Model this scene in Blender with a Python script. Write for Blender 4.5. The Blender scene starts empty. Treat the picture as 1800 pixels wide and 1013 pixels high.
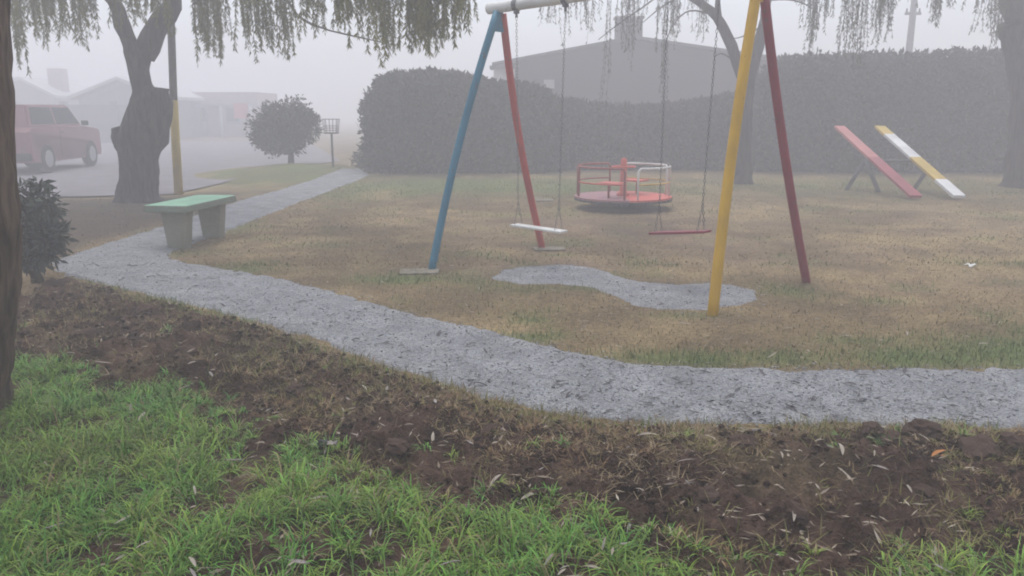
import bpy, bmesh, math, random
import numpy as np
from mathutils import Vector, Matrix, noise as mnoise

random.seed(7)
rng = np.random.default_rng(7)
R = math.radians
sc = bpy.context.scene
col = sc.collection

# ------------------------------------------------------------------ camera
CAM_H, PITCH, FPX = 1.6, R(12.5), 1386.0
cd = bpy.data.cameras.new('camera'); cam = bpy.data.objects.new('camera', cd); col.objects.link(cam)
cam.location = (0, 0, CAM_H); cam.rotation_euler = (R(90) - PITCH, 0, 0)
cd.sensor_width = 36.0; cd.lens = FPX / 1800 * 36.0
cd.clip_start = 0.05; cd.clip_end = 2000
sc.camera = cam
# ------------------------------------------------------------------ world, sun
SUN_EL, SUN_AZ = R(72), R(-12)
w = bpy.data.worlds.new('World'); sc.world = w; w.use_nodes = True
nt = w.node_tree; nt.nodes.clear()
out = nt.nodes.new('ShaderNodeOutputWorld'); bg = nt.nodes.new('ShaderNodeBackground')
sky = nt.nodes.new('ShaderNodeTexSky'); sky.sky_type = 'NISHITA'; sky.sun_disc = False
sky.sun_elevation = SUN_EL; sky.sun_rotation = SUN_AZ
sky.air_density = 1.0; sky.dust_density = 3.0; sky.ozone_density = 1.0
hs = nt.nodes.new('ShaderNodeHueSaturation'); hs.inputs['Saturation'].default_value = 0.45
nt.links.new(sky.outputs[0], hs.inputs['Color']); nt.links.new(hs.outputs[0], bg.inputs[0])
bg.inputs[1].default_value = 0.1
nt.links.new(bg.outputs[0], out.inputs[0])
sd = bpy.data.lights.new('sun', 'SUN'); so = bpy.data.objects.new('sun', sd); col.objects.link(so)
sd.energy = 0.6; sd.angle = R(40); sd.color = (1, 0.98, 0.96)
so.rotation_euler = (R(90) - SUN_EL, 0, R(180) - SUN_AZ)   # the sun stands ahead of the camera, a little to the left
# ------------------------------------------------------------------ exposure / render
sc.view_settings.view_transform = 'Standard'; sc.view_settings.look = 'None'
sc.view_settings.exposure = 1.2; sc.view_settings.gamma = 1.0; sc.view_settings.use_curve_mapping = False
sc.render.engine = 'CYCLES'
sc.cycles.use_denoising = True
sc.cycles.max_bounces = 7; sc.cycles.diffuse_bounces = 3; sc.cycles.glossy_bounces = 2
sc.cycles.transmission_bounces = 3; sc.cycles.volume_bounces = 4; sc.cycles.transparent_max_bounces = 6
sc.cycles.filter_width = 1.9
HAZE_DENSITY = 0.023

# ================================================================== helpers
CP, SP = math.cos(PITCH), math.sin(PITCH)
def G(u, v, z=0.0):
    """ground point (height z) seen at a pixel of the 1800 px photograph"""
    a = (u - 900) / FPX; b = (506.5 - v) / FPX
    dy = CP + b * SP; dz = -SP + b * CP
    t = (z - CAM_H) / dz
    return (a * t, dy * t)
def at(u, v, Y):
    a = (u - 900) / FPX; b = (506.5 - v) / FPX
    dy = CP + b * SP; dz = -SP + b * CP
    t = Y / dy
    return Vector((a * t, Y, CAM_H + dz * t))
def poly(pts): return np.array([G(*p) for p in pts])

_T = np.random.default_rng(11).random((256, 256))
def vnoise(x, y):
    xi = np.floor(x).astype(int); yi = np.floor(y).astype(int)
    fx = x - xi; fy = y - yi
    fx = fx * fx * (3 - 2 * fx); fy = fy * fy * (3 - 2 * fy)
    a = _T[xi & 255, yi & 255]; b = _T[(xi + 1) & 255, yi & 255]
    c = _T[xi & 255, (yi + 1) & 255]; d = _T[(xi + 1) & 255, (yi + 1) & 255]
    return (a * (1 - fx) + b * fx) * (1 - fy) + (c * (1 - fx) + d * fx) * fy
def fbm(x, y, f=1.0, o=4, seed=0):
    x = np.asarray(x, float) * f + seed * 17.3; y = np.asarray(y, float) * f + seed * 9.7
    s = 0; a = .5; n = 0
    for k in range(o):
        s = s + a * vnoise(x, y); n += a; a *= .5; x = x * 2.03 + 5.1; y = y * 2.03 + 3.7
    return s / n
def inside(px, py, pg):
    r = np.zeros(np.shape(px), bool); n = len(pg); j = n - 1
    for i in range(n):
        xi, yi = pg[i]; xj, yj = pg[j]
        c = ((yi > py) != (yj > py)) & (px < (xj - xi) * (py - yi) / ((yj - yi) + 1e-12) + xi)
        r ^= c; j = i
    return r
def edge_dist(px, py, pg):
    d = np.full(np.shape(px), 1e9); n = len(pg)
    for i in range(n):
        ax, ay = pg[i]; bx, by = pg[(i + 1) % n]
        vx, vy = bx - ax, by - ay
        t = np.clip(((px - ax) * vx + (py - ay) * vy) / (vx * vx + vy * vy + 1e-12), 0, 1)
        d = np.minimum(d, np.hypot(px - ax - t * vx, py - ay - t * vy))
    return d
def signed(px, py, pg):
    d = edge_dist(px, py, pg); return np.where(inside(px, py, pg), d, -d)
def sstep(a, b, x):
    t = np.clip((x - a) / (b - a), 0, 1); return t * t * (3 - 2 * t)

# ---- materials
def mat(name, rgb, rough=.8, var=.25, scale=8., bump=0., bscale=40., attr=False, spec=.3, trans=0., rgb2=None, metallic=0., detail=5):
    m = bpy.data.materials.new(name); m.use_nodes = True
    t = m.node_tree; n = t.nodes; L = t.links
    b = n['Principled BSDF']; b.inputs['Roughness'].default_value = rough
    b.inputs['Specular IOR Level'].default_value = spec; b.inputs['Metallic'].default_value = metallic
    tc = n.new('ShaderNodeTexCoord')
    nz = n.new('ShaderNodeTexNoise'); nz.inputs['Scale'].default_value = scale; nz.inputs['Detail'].default_value = detail
    nz.inputs['Roughness'].default_value = .62
    L.new(tc.outputs['Object'], nz.inputs['Vector'])
    rp = n.new('ShaderNodeMapRange'); rp.inputs[1].default_value = .3; rp.inputs[2].default_value = .7
    L.new(nz.outputs[0], rp.inputs[0])
    if rgb2 is not None:
        mx = n.new('ShaderNodeMix'); mx.data_type = 'RGBA'
        mx.inputs[6].default_value = (*rgb, 1); mx.inputs[7].default_value = (*rgb2, 1)
        L.new(rp.outputs[0], mx.inputs[0]); src = mx.outputs[2]
    else:
        rp.inputs[3].default_value = 1 - var; rp.inputs[4].default_value = 1 + var
        vm = n.new('ShaderNodeVectorMath'); vm.operation = 'SCALE'
        L.new(rp.outputs[0], vm.inputs['Scale'])
        if attr:
            at_ = n.new('ShaderNodeAttribute'); at_.attribute_name = 'Col'; L.new(at_.outputs['Color'], vm.inputs[0])
        else:
            vm.inputs[0].default_value = rgb
        src = vm.outputs[0]
    L.new(src, b.inputs['Base Color'])
    if bump:
        nb = n.new('ShaderNodeTexNoise'); nb.inputs['Scale'].default_value = bscale; nb.inputs['Detail'].default_value = 4
        L.new(tc.outputs['Object'], nb.inputs['Vector'])
        bp = n.new('ShaderNodeBump'); bp.inputs['Strength'].default_value = bump; bp.inputs['Distance'].default_value = .02
        L.new(nb.outputs[0], bp.inputs['Height']); L.new(bp.outputs[0], b.inputs['Normal'])
    if trans:
        tr = n.new('ShaderNodeBsdfTranslucent'); L.new(src, tr.inputs[0])
        ms = n.new('ShaderNodeMixShader'); ms.inputs[0].default_value = trans
        L.new(b.outputs[0], ms.inputs[1]); L.new(tr.outputs[0], ms.inputs[2])
        L.new(ms.outputs[0], n['Material Output'].inputs[0])
    return m
def paint(name, rgb, chip=(.10, .07, .055), amount=.36, rough=.5):
    """weathered enamel: uneven coat, dirt streaks, small chips down to rust"""
    m = bpy.data.materials.new(name); m.use_nodes = True
    t = m.node_tree; n = t.nodes; L = t.links; b = n['Principled BSDF']
    b.inputs['Roughness'].default_value = rough; b.inputs['Specular IOR Level'].default_value = .35
    tc = n.new('ShaderNodeTexCoord')
    a = n.new('ShaderNodeTexNoise'); a.inputs['Scale'].default_value = 3.; a.inputs['Detail'].default_value = 6
    c = n.new('ShaderNodeTexNoise'); c.inputs['Scale'].default_value = 26.; c.inputs['Detail'].default_value = 5
    for q in (a, c): L.new(tc.outputs['Object'], q.inputs['Vector'])
    r1 = n.new('ShaderNodeMapRange'); r1.inputs[1].default_value = .3; r1.inputs[2].default_value = .7
    r1.inputs[3].default_value = .78; r1.inputs[4].default_value = 1.12; L.new(a.outputs[0], r1.inputs[0])
    vm = n.new('ShaderNodeVectorMath'); vm.operation = 'SCALE'; vm.inputs[0].default_value = rgb
    L.new(r1.outputs[0], vm.inputs['Scale'])
    r2 = n.new('ShaderNodeMapRange'); r2.inputs[1].default_value = amount; r2.inputs[2].default_value = amount - .05
    L.new(c.outputs[0], r2.inputs[0])
    mx = n.new('ShaderNodeMix'); mx.data_type = 'RGBA'; mx.inputs[7].default_value = (*chip, 1)
    L.new(r2.outputs[0], mx.inputs[0]); L.new(vm.outputs[0], mx.inputs[6]); L.new(mx.outputs[2], b.inputs['Base Color'])
    bp = n.new('ShaderNodeBump'); bp.inputs['Strength'].default_value = .25; bp.inputs['Distance'].default_value = .004
    L.new(c.outputs[0], bp.inputs['Height']); L.new(bp.outputs[0], b.inputs['Normal'])
    return m
def bark(name, c1, c2, scale=6., strength=.9):
    m = bpy.data.materials.new(name); m.use_nodes = True
    t = m.node_tree; n = t.nodes; L = t.links; b = n['Principled BSDF']
    b.inputs['Roughness'].default_value = .92; b.inputs['Specular IOR Level'].default_value = .15
    tc = n.new('ShaderNodeTexCoord'); mp = n.new('ShaderNodeMapping'); mp.inputs['Scale'].default_value = (1, 1, .16)
    L.new(tc.outputs['Object'], mp.inputs[0])
    a = n.new('ShaderNodeTexNoise'); a.inputs['Scale'].default_value = scale * 2; a.inputs['Detail'].default_value = 6; a.inputs['Distortion'].default_value = .6
    v = n.new('ShaderNodeTexVoronoi'); v.feature = 'DISTANCE_TO_EDGE'; v.inputs['Scale'].default_value = scale * 1.6
    L.new(mp.outputs[0], a.inputs['Vector']); L.new(mp.outputs[0], v.inputs['Vector'])
    rp = n.new('ShaderNodeValToRGB'); rp.color_ramp.elements[0].position = .34; rp.color_ramp.elements[1].position = .68
    rp.color_ramp.elements[0].color = (*c1, 1); rp.color_ramp.elements[1].color = (*c2, 1)
    L.new(a.outputs[0], rp.inputs[0]); L.new(rp.outputs[0], b.inputs['Base Color'])
    ad = n.new('ShaderNodeMath'); ad.operation = 'MULTIPLY_ADD'; ad.inputs[1].default_value = .5
    L.new(a.outputs[0], ad.inputs[0]); L.new(v.outputs[0], ad.inputs[2])
    bp = n.new('ShaderNodeBump'); bp.inputs['Strength'].default_value = strength; bp.inputs['Distance'].default_value = .03
    L.new(ad.outputs[0], bp.inputs['Height']); L.new(bp.outputs[0], b.inputs['Normal'])
    return m

# ---- objects
def empty(name, loc=(0, 0, 0), rz=0):
    o = bpy.data.objects.new(name, None); o.empty_display_size = .1; o.location = loc; o.rotation_euler = (0, 0, rz)
    col.objects.link(o); return o
def tag(o, label=None, cat=None, group=None, kind=None):
    if label: o['label'] = label
    if cat: o['category'] = cat
    if group: o['group'] = group
    if kind: o['kind'] = kind
    return o
def link(name, me, parent=None):
    o = bpy.data.objects.new(name, me); col.objects.link(o)
    if parent is not None: o.parent = parent
    return o
def build(name, bm, m, parent=None, smooth=False):
    me = bpy.data.meshes.new(name)
    bmesh.ops.recalc_face_normals(bm, faces=bm.faces)
    bm.to_mesh(me); bm.free()
    for k in (m if isinstance(m, (list, tuple)) else [m]): me.materials.append(k)
    if smooth: me.polygons.foreach_set('use_smooth', np.ones(len(me.polygons), bool))
    return link(name, me, parent)
def npmesh(name, V, F, m, parent=None, C=None, smooth=False):
    V = np.asarray(V, np.float32); F = np.asarray(F, np.int32)
    me = bpy.data.meshes.new(name)
    me.vertices.add(len(V)); me.vertices.foreach_set('co', V.ravel())
    k = F.shape[1]
    me.loops.add(F.size); me.loops.foreach_set('vertex_index', F.ravel())
    me.polygons.add(len(F)); me.polygons.foreach_set('loop_start', np.arange(0, F.size, k, dtype=np.int32))
    try: me.polygons.foreach_set('loop_total', np.full(len(F), k, np.int32))
    except Exception: pass
    if smooth: me.polygons.foreach_set('use_smooth', np.ones(len(F), bool))
    me.update(calc_edges=True)
    if C is not None:
        ca = me.color_attributes.new('Col', 'FLOAT_COLOR', 'POINT')
        C4 = np.ones((len(V), 4), np.float32); C4[:, :3] = C; ca.data.foreach_set('color', C4.ravel())
    me.materials.append(m)
    return link(name, me, parent)
def box(bm, c, s, rz=0, bev=0., taper=None, rot=None):
    """box at centre c, full size s; taper = (tx, ty) scale of the bottom face"""
    r = bmesh.ops.create_cube(bm, size=1); vs = r['verts']
    for v in vs:
        if taper and v.co.z < 0: v.co.x *= taper[0]; v.co.y *= taper[1]
        v.co = Vector((v.co.x * s[0], v.co.y * s[1], v.co.z * s[2]))
    if bev:
        es = list({e for v in vs for e in v.link_edges})
        rr = bmesh.ops.bevel(bm, geom=es, offset=bev, segments=2, affect='EDGES', profile=.6)
        vs = list({v for f in rr['faces'] for v in f.verts} | {v for v in vs if v.is_valid})
    M = Matrix.Translation(c) @ (rot if rot is not None else Matrix.Rotation(rz, 4, 'Z'))
    bmesh.ops.transform(bm, matrix=M, verts=vs)
    return vs
def tube(bm, pts, rad, seg=10, cap=True, rough=0., rscale=6., seed=0, mi=0):
    """tapered tube through points; rough = relative radial unevenness"""
    pts = [Vector(p) for p in pts]; n = len(pts)
    if not isinstance(rad, (list, tuple, np.ndarray)): rad = [rad] * n
    rings = []; prev = None
    for i, p in enumerate(pts):
        d = (pts[min(i + 1, n - 1)] - pts[max(i - 1, 0)]).normalized()
        if prev is None:
            a = Vector((1, 0, 0)) if abs(d.x) < .8 else Vector((0, 1, 0))
            a = (a - d * a.dot(d)).normalized()
        else:
            a = (prev - d * prev.dot(d)).normalized()
        prev = a; b = d.cross(a); ring = []
        for k in range(seg):
            th = 2 * math.pi * k / seg; q = a * math.cos(th) + b * math.sin(th)
            r = rad[i]
            if rough:
                r *= 1 + rough * (mnoise.noise((p + q * r) * rscale + Vector((seed, 0, 0)))) + rough * .5 * mnoise.noise((p + q * r) * rscale * 2.7)
            ring.append(bm.verts.new(p + q * r))
        rings.append(ring)
    for i in range(n - 1):
        for k in range(seg):
            f = bm.faces.new((rings[i][k], rings[i][(k + 1) % seg], rings[i + 1][(k + 1) % seg], rings[i + 1][k])); f.material_index = mi; f.smooth = True
    if cap:
        f = bm.faces.new(rings[0][::-1]); f.material_index = mi
        f = bm.faces.new(rings[-1]); f.material_index = mi
def curve_pts(ctrl, n):
    """Catmull-Rom through control points"""
    c = [Vector(p) for p in ctrl]; c = [c[0] * 2 - c[1]] + c + [c[-1] * 2 - c[-2]]
    m = len(c) - 3; o = []
    for i in range(n):
        s = i / (n - 1) * m; k = min(int(s), m - 1); t = s - k
        p0, p1, p2, p3 = c[k:k + 4]
        o.append(.5 * ((2 * p1) + (p2 - p0) * t + (2 * p0 - 5 * p1 + 4 * p2 - p3) * t * t + (3 * p1 - p0 - 3 * p2 + p3) * t ** 3))
    return o
def lerp_list(a, n):
    x = np.linspace(0, 1, len(a)); return list(np.interp(np.linspace(0, 1, n), x, a))

def blades(name, P, H, W, az, lean, droop, C, m, segs=2, parent=None):
    """N grass blades: root P, length H, width W, azimuth, lean (0 upright, 1 flat), droop, colour C"""
    N = len(P); t = np.linspace(0, 1, segs + 1)[None, :]
    ang0 = lean[:, None] * (math.pi / 2); ang = ang0 + droop[:, None] * t     # angle from vertical grows to the tip
    step = H[:, None] / segs
    hx = np.concatenate([np.zeros((N, 1)), np.cumsum(np.sin(ang[:, :-1]) * step, 1)], 1)
    hz = np.concatenate([np.zeros((N, 1)), np.cumsum(np.cos(ang[:, :-1]) * step, 1)], 1)
    hz = np.maximum(hz, -P[:, 2:3] * 0 + .003 * t)
    ca, sa = np.cos(az)[:, None], np.sin(az)[:, None]
    cx = P[:, 0:1] + hx * ca; cy = P[:, 1:2] + hx * sa; cz = P[:, 2:3] + hz
    wv = W[:, None] * .5 * (1 - t ** 1.6)[:, :-1] if segs > 1 else W[:, None] * .5 * np.ones((1, 1))
    nv = 2 * segs + 1
    V = np.zeros((N, nv, 3), np.float32)
    for k in range(segs):
        V[:, 2 * k, 0] = cx[:, k] - sa[:, 0] * wv[:, k]; V[:, 2 * k, 1] = cy[:, k] + ca[:, 0] * wv[:, k]
        V[:, 2 * k + 1, 0] = cx[:, k] + sa[:, 0] * wv[:, k]; V[:, 2 * k + 1, 1] = cy[:, k] - ca[:, 0] * wv[:, k]
        V[:, 2 * k, 2] = V[:, 2 * k + 1, 2] = cz[:, k]
    V[:, -1, 0] = cx[:, -1]; V[:, -1, 1] = cy[:, -1]; V[:, -1, 2] = cz[:, -1]
    tri = []
    for k in range(segs - 1):
        tri += [(2 * k, 2 * k + 1, 2 * k + 3), (2 * k, 2 * k + 3, 2 * k + 2)]
    tri.append((2 * segs - 2, 2 * segs - 1, 2 * segs))
    F = (np.arange(N)[:, None, None] * nv + np.array(tri)[None]).reshape(-1, 3)
    return npmesh(name, V.reshape(-1, 3), F, m, parent, np.repeat(C, nv, 0))
def leaves(name, P, D, Nn, L, W, C, m, parent=None):
    """N lance-shaped leaves (4 corners): base P, direction D, width axis Nn"""
    P = np.asarray(P); D = D / np.linalg.norm(D, axis=1, keepdims=True)
    S = np.cross(D, Nn); S /= np.linalg.norm(S, axis=1, keepdims=True) + 1e-9
    V = np.stack([P, P + D * L[:, None] * .42 + S * W[:, None] * .5, P + D * L[:, None], P + D * L[:, None] * .42 - S * W[:, None] * .5], 1)
    F = np.arange(len(P) * 4).reshape(-1, 4)
    return npmesh(name, V.reshape(-1, 3), F, m, parent, np.repeat(C, 4, 0))
def mixc(a, b, t): return np.asarray(a)[None] * (1 - t[:, None]) + np.asarray(b)[None] * t[:, None]

# ================================================================== regions on the ground
PATH = poly([(2300, 648), (1800, 648), (1640, 646), (1500, 649), (1300, 645), (1150, 640), (1000, 617), (920, 594), (860, 580), (760, 560), (650, 530),
             (560, 505), (450, 480), (330, 460), (300, 453), (300, 443), (345, 425), (400, 405), (470, 376), (540, 350), (610, 324), (650, 309), (640, 302),
             (600, 305), (520, 325), (430, 350), (385, 365), (280, 400), (200, 424), (130, 447), (88, 462), (112, 482), (180, 497), (250, 515), (350, 540),
             (430, 560), (540, 590), (650, 635), (760, 665), (860, 700), (980, 726), (1100, 741), (1300, 746), (1500, 743), (1800, 749), (2300, 752)])
PATCH = poly([(858, 486), (885, 473), (930, 466), (985, 464), (1040, 468), (1085, 482), (1130, 494), (1190, 500), (1240, 497), (1290, 500), (1330, 510),
              (1338, 525), (1305, 537), (1240, 543), (1160, 544), (1110, 536), (1080, 518), (1035, 503), (980, 497), (910, 499)])
SOIL = poly([(-500, 640), (-500, 500), (60, 480), (115, 484), (180, 499), (250, 517), (350, 542), (430, 562), (540, 592), (650, 637), (760, 667), (860, 702), (980, 728),
             (1100, 743), (1300, 748), (1500, 745), (1800, 751), (2300, 754), (2600, 1250), (-700, 1250)])
GREEN = poly([(-600, 640), (0, 632), (90, 640), (150, 640), (215, 690), (300, 690), (400, 735), (500, 770), (560, 790), (620, 815), (660, 850), (770, 862), (800, 905),
              (880, 900), (960, 890), (1030, 895), (1085, 925), (1130, 940), (1180, 990), (1300, 1000), (1500, 1000), (1660, 960), (1760, 960), (2200, 900), (2600, 1300), (-800, 1300)])
VERGE = poly([(-900, 470), (0, 470), (85, 462), (130, 447), (200, 424), (280, 400), (385, 365), (430, 350), (425, 342), (380, 336), (300, 345), (210, 347), (100, 348), (-900, 352)])

def warp(x, y, a=.05, f=6.):
    return x + (fbm(x, y, f, 3, 3) - .5) * 2 * a, y + (fbm(x, y, f, 3, 8) - .5) * 2 * a

mx_, my_ = G(520, 303)
def mound(x, y):
    dx = (x - mx_) / 1.7; dy = (y - my_) / 2.2
    return .26 * np.exp(-(dx * dx + dy * dy))
def lawn_z(x, y):
    return mound(x, y) + (fbm(x, y, .8, 3, 2) - .5) * .03 * sstep(4, 8, y) - .012
def soil_z(x, y):
    xx, yy = warp(x, y, .06, 5)
    s = signed(xx, yy, SOIL); g = signed(xx, yy, GREEN)
    k = sstep(-.06, .16, s)
    rough = 1 - .55 * sstep(-.05, .25, g)
    h = (fbm(x, y, 2.2, 3, 1) - .42) * .15 + (np.abs(fbm(x, y, 6, 4, 4) - .5) * .22 - .02) + (fbm(x, y, 17, 4, 6) - .5) * .13
    h = .010 + np.maximum(h * rough * (.22 + .78 * sstep(.0, .55, s)), -.04)
    return -.05 * (1 - k) + (h + .004) * k
def ground_z(x, y):
    x = np.atleast_1d(np.asarray(x, float)); y = np.atleast_1d(np.asarray(y, float))
    return np.maximum(lawn_z(x, y), np.where((y < 9) & (y > -1), soil_z(x, y), -1))
def gz(x, y): return float(ground_z(x, y)[0])

# greenness of the lawn: blobs (pixel place, radii in m, strength)
BLOBS = [((700, 490), .45, .22, .75), ((940, 562), .16, .09, .5), ((1210, 552), .3, .12, .5), ((1390, 512), .28, .25, .5), ((1550, 528), .2, .1, .5),
         ((880, 590), .5, .12, .45), ((1180, 628), .55, .16, .75), ((1380, 628), .4, .16, .7), ((1640, 625), .6, .2, .8), ((1800, 615), .7, .35, .9), ((1540, 598), .4, .12, .5),
         ((985, 447), .18, .1, .6), ((800, 325), 3.2, 2.0, .85), ((1000, 330), 3., 1.6, .6), ((640, 330), 1.2, 2.5, .6), ((1500, 325), 5, 2.5, .35), ((380, 400), .6, .6, .5),
         ((660, 545), .3, .12, .35), ((420, 470), .5, .25, .35), ((500, 310), 2.4, 3, .6), ((1060, 505), .2, .1, .3)]
BL = [(G(*p), rx, ry, s) for p, rx, ry, s in BLOBS]
def greenness(x, y):
    g = np.zeros(np.shape(x))
    for (bx, by), rx, ry, s in BL:
        g = np.maximum(g, s * np.exp(-(((x - bx) / rx) ** 2 + ((y - by) / ry) ** 2)))
    n = fbm(x, y, 1.7, 4, 5)
    return np.clip(g * (.45 + 1.5 * n) + sstep(.57, .74, n) * .3, 0, 1)
TAN = np.array((.225, .168, .088)); TAN2 = np.array((.165, .12, .066)); BROWN = np.array((.128, .09, .066)); GRN = np.array((.105, .155, .048)); DARK = np.array((.034, .020, .015))
bare_c = [G(1090, 400), G(1000, 470), G(1240, 430), G(880, 470)]
def bareness(x, y):
    b = np.zeros(np.shape(x))
    for (bx, by), r in zip(bare_c, (1.7, .7, 1.0, .5)):
        b = np.maximum(b, np.exp(-((x - bx) ** 2 + (y - by) ** 2) / r ** 2))
    return np.clip(b * (.5 + fbm(x, y, 2.5, 3, 12)) + sstep(.52, .72, fbm(x, y, .9, 4, 9)) * .45, 0, 1)
def lawn_col(x, y):
    n = fbm(x, y, 3.1, 4, 7)[:, None]; g = greenness(x, y)[:, None]; b = bareness(x, y)[:, None]
    c = TAN * (1 - sstep(.38, .62, n)) + TAN2 * sstep(.38, .62, n)
    c = c * (1 - .75 * b) + BROWN * .75 * b
    c = c * (.78 + .5 * sstep(.3, .7, fbm(x, y, 1.1, 4, 27)))[:, None]
    c = c * (1 - .8 * g) + GRN * .8 * g
    v = sstep(-.3, .5, signed(x, y, VERGE))[:, None] * .8
    return c * (1 - v) + np.array((.05, .038, .03)) * v

# ================================================================== ground sheet
def lines(lo, hi, d0, near_lo, near_hi, grow=1.25):
    a = list(np.arange(near_lo, near_hi + 1e-6, d0)); s = d0
    p = a[-1]
    while p < hi: s *= grow; p += s; a.append(min(p, hi))
    s = d0; p = a[0]; b = []
    while p > lo: s *= grow; p -= s; b.append(max(p, lo))
    return np.array(b[::-1] + a)
def sheet(name, xs, ys, zf, cf, m):
    X, Y = np.meshgrid(xs, ys); x = X.ravel(); y = Y.ravel()
    V = np.stack([x, y, zf(x, y)], 1); nx = len(xs); ny = len(ys)
    i = np.arange(nx * ny).reshape(ny, nx)
    F = np.stack([i[:-1, :-1], i[:-1, 1:], i[1:, 1:], i[1:, :-1]], -1).reshape(-1, 4)
    return npmesh(name, V, F, m, None, cf(x, y), smooth=True)
m_lawn = mat('lawn_soil', (.2, .15, .1), .95, .38, 22., .8, 60., attr=True, spec=.12, detail=8)
xs = lines(-380, 380, .09, -9, 9); ys = lines(-380, 380, .09, 3.2, 14, 1.12)
g = sheet('ground', xs, ys, lambda x, y: lawn_z(x, y) - .16 * sstep(.06, .22, signed(x, y, SOIL)), lawn_col, m_lawn); g['kind'] = 'structure'

# ------------------------------------------------------------------ gravel path and worn patch under the swings
def gravel_mat(name, c1, c2):
    m = mat(name, c1, .9, 0, 3.2, .9, 130., rgb2=c2, spec=.2, detail=8)
    n = m.node_tree.nodes; L = m.node_tree.links; b = n['Principled BSDF']
    src = b.inputs['Base Color'].links[0].from_socket
    vo = n.new('ShaderNodeTexVoronoi'); vo.inputs['Scale'].default_value = 80
    L.new(n['Texture Coordinate'].outputs['Object'], vo.inputs['Vector'])
    r = n.new('ShaderNodeMapRange'); r.inputs[3].default_value = .68; r.inputs[4].default_value = 1.28
    sx = n.new('ShaderNodeSeparateColor'); L.new(vo.outputs['Color'], sx.inputs[0]); L.new(sx.outputs[0], r.inputs[0])
    vm = n.new('ShaderNodeVectorMath'); vm.operation = 'SCALE'; L.new(src, vm.inputs[0]); L.new(r.outputs[0], vm.inputs['Scale'])
    L.new(vm.outputs[0], b.inputs['Base Color'])
    return m
m_gravel = gravel_mat('path_gravel', (.20, .207, .218), (.335, .342, .355))
def patch_sheet(name, pg, step, z0, m, a=.06, f=7., relief=.014):
    lo = pg.min(0) - .2; hi = pg.max(0) + .2
    lo[0] = max(lo[0], -8); hi[0] = min(hi[0], 7)
    xs = np.arange(lo[0], hi[0], step); ys = np.arange(lo[1], hi[1], step)
    X, Y = np.meshgrid(xs, ys); x = X.ravel(); y = Y.ravel()
    wx, wy = warp(x, y, a, f); s = signed(wx, wy, pg)
    z = lawn_z(x, y) + z0 + (fbm(x, y, 9, 4, 21) - .5) * relief * 2 - .05 * (1 - sstep(-.05, .035, s))
    i = np.arange(len(x)).reshape(X.shape)
    F = np.stack([i[:-1, :-1], i[:-1, 1:], i[1:, 1:], i[1:, :-1]], -1).reshape(-1, 4)
    keep = (s > -.12)[F].any(1); F = F[keep]
    used = np.unique(F); rm = np.zeros(len(x), int); rm[used] = np.arange(len(used))
    return npmesh(name, np.stack([x, y, z], 1)[used], rm[F], m, None, None, smooth=True)
o = patch_sheet('gravel_path', PATH, .035, .014, m_gravel); o['kind'] = 'structure'
o = patch_sheet('worn_gravel_patch', PATCH, .03, .008, m_gravel, .04, 6, .006); o['kind'] = 'structure'

# ------------------------------------------------------------------ street to the left
m_road = mat('street_surface', (.19, .175, .185), .9, .18, 1.3, .4, 30., spec=.2)
RE = [G(-900, 352), G(0, 349), G(130, 347), G(215, 345), G(300, 343), G(380, 326), G(470, 303), G(530, 293), G(600, 284)]
bm = bmesh.new(); near = [bm.verts.new((x, y, .004 + float(lawn_z(np.array([x]), np.array([y]))[0]) * .3)) for x, y in RE]
far = [bm.verts.new((x - 6 * k / 8 - 3, 46 + 1.2 * k, .0)) for k, (x, y) in enumerate(RE)]
for k in range(len(RE) - 1): bm.faces.new((near[k], near[k + 1], far[k + 1], far[k]))
o = build('street', bm, m_road); o['kind'] = 'structure'; o.location.z = .02
m_conc = mat('weathered_concrete', (.30, .29, .26), .92, .25, 9., .5, 45., spec=.15)
o = None

# ------------------------------------------------------------------ dug soil bed
m_soil = mat('dug_soil', (.08, .055, .045), .97, .45, 16., 1., 70., attr=True, spec=.1, detail=9)
def soil_col(x, y):
    n = fbm(x, y, 5, 4, 15)[:, None]; e = (sstep(.3, .0, signed(x, y, SOIL)) * sstep(-2., .5, x))[:, None]
    n = sstep(.3, .7, n); c = DARK * (1 - n) + np.array((.078, .047, .034)) * n
    t = (sstep(.52, .8, fbm(x, y, 2.6, 5, 31)) * .4)[:, None]
    c = c * (1 - t) + np.array((.15, .115, .065)) * t
    return c * (1 - .6 * e) + TAN2 * .6 * e
xs = np.arange(-4.4, 4.6, .016); ys = np.arange(1.3, 8.2, .016)
X, Y = np.meshgrid(xs, ys); x = X.ravel(); y = Y.ravel(); s = signed(x, y, SOIL)
i = np.arange(len(x)).reshape(X.shape)
F = np.stack([i[:-1, :-1], i[:-1, 1:], i[1:, 1:], i[1:, :-1]], -1).reshape(-1, 4); F = F[(s > -.15)[F].any(1)]
used = np.unique(F); rm = np.zeros(len(x), int); rm[used] = np.arange(len(used)); xu, yu = x[used], y[used]
o = npmesh('dug_soil', np.stack([xu, yu, soil_z(xu, yu)], 1), rm[F], m_soil, None, soil_col(xu, yu), smooth=True); o['kind'] = 'structure'

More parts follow.
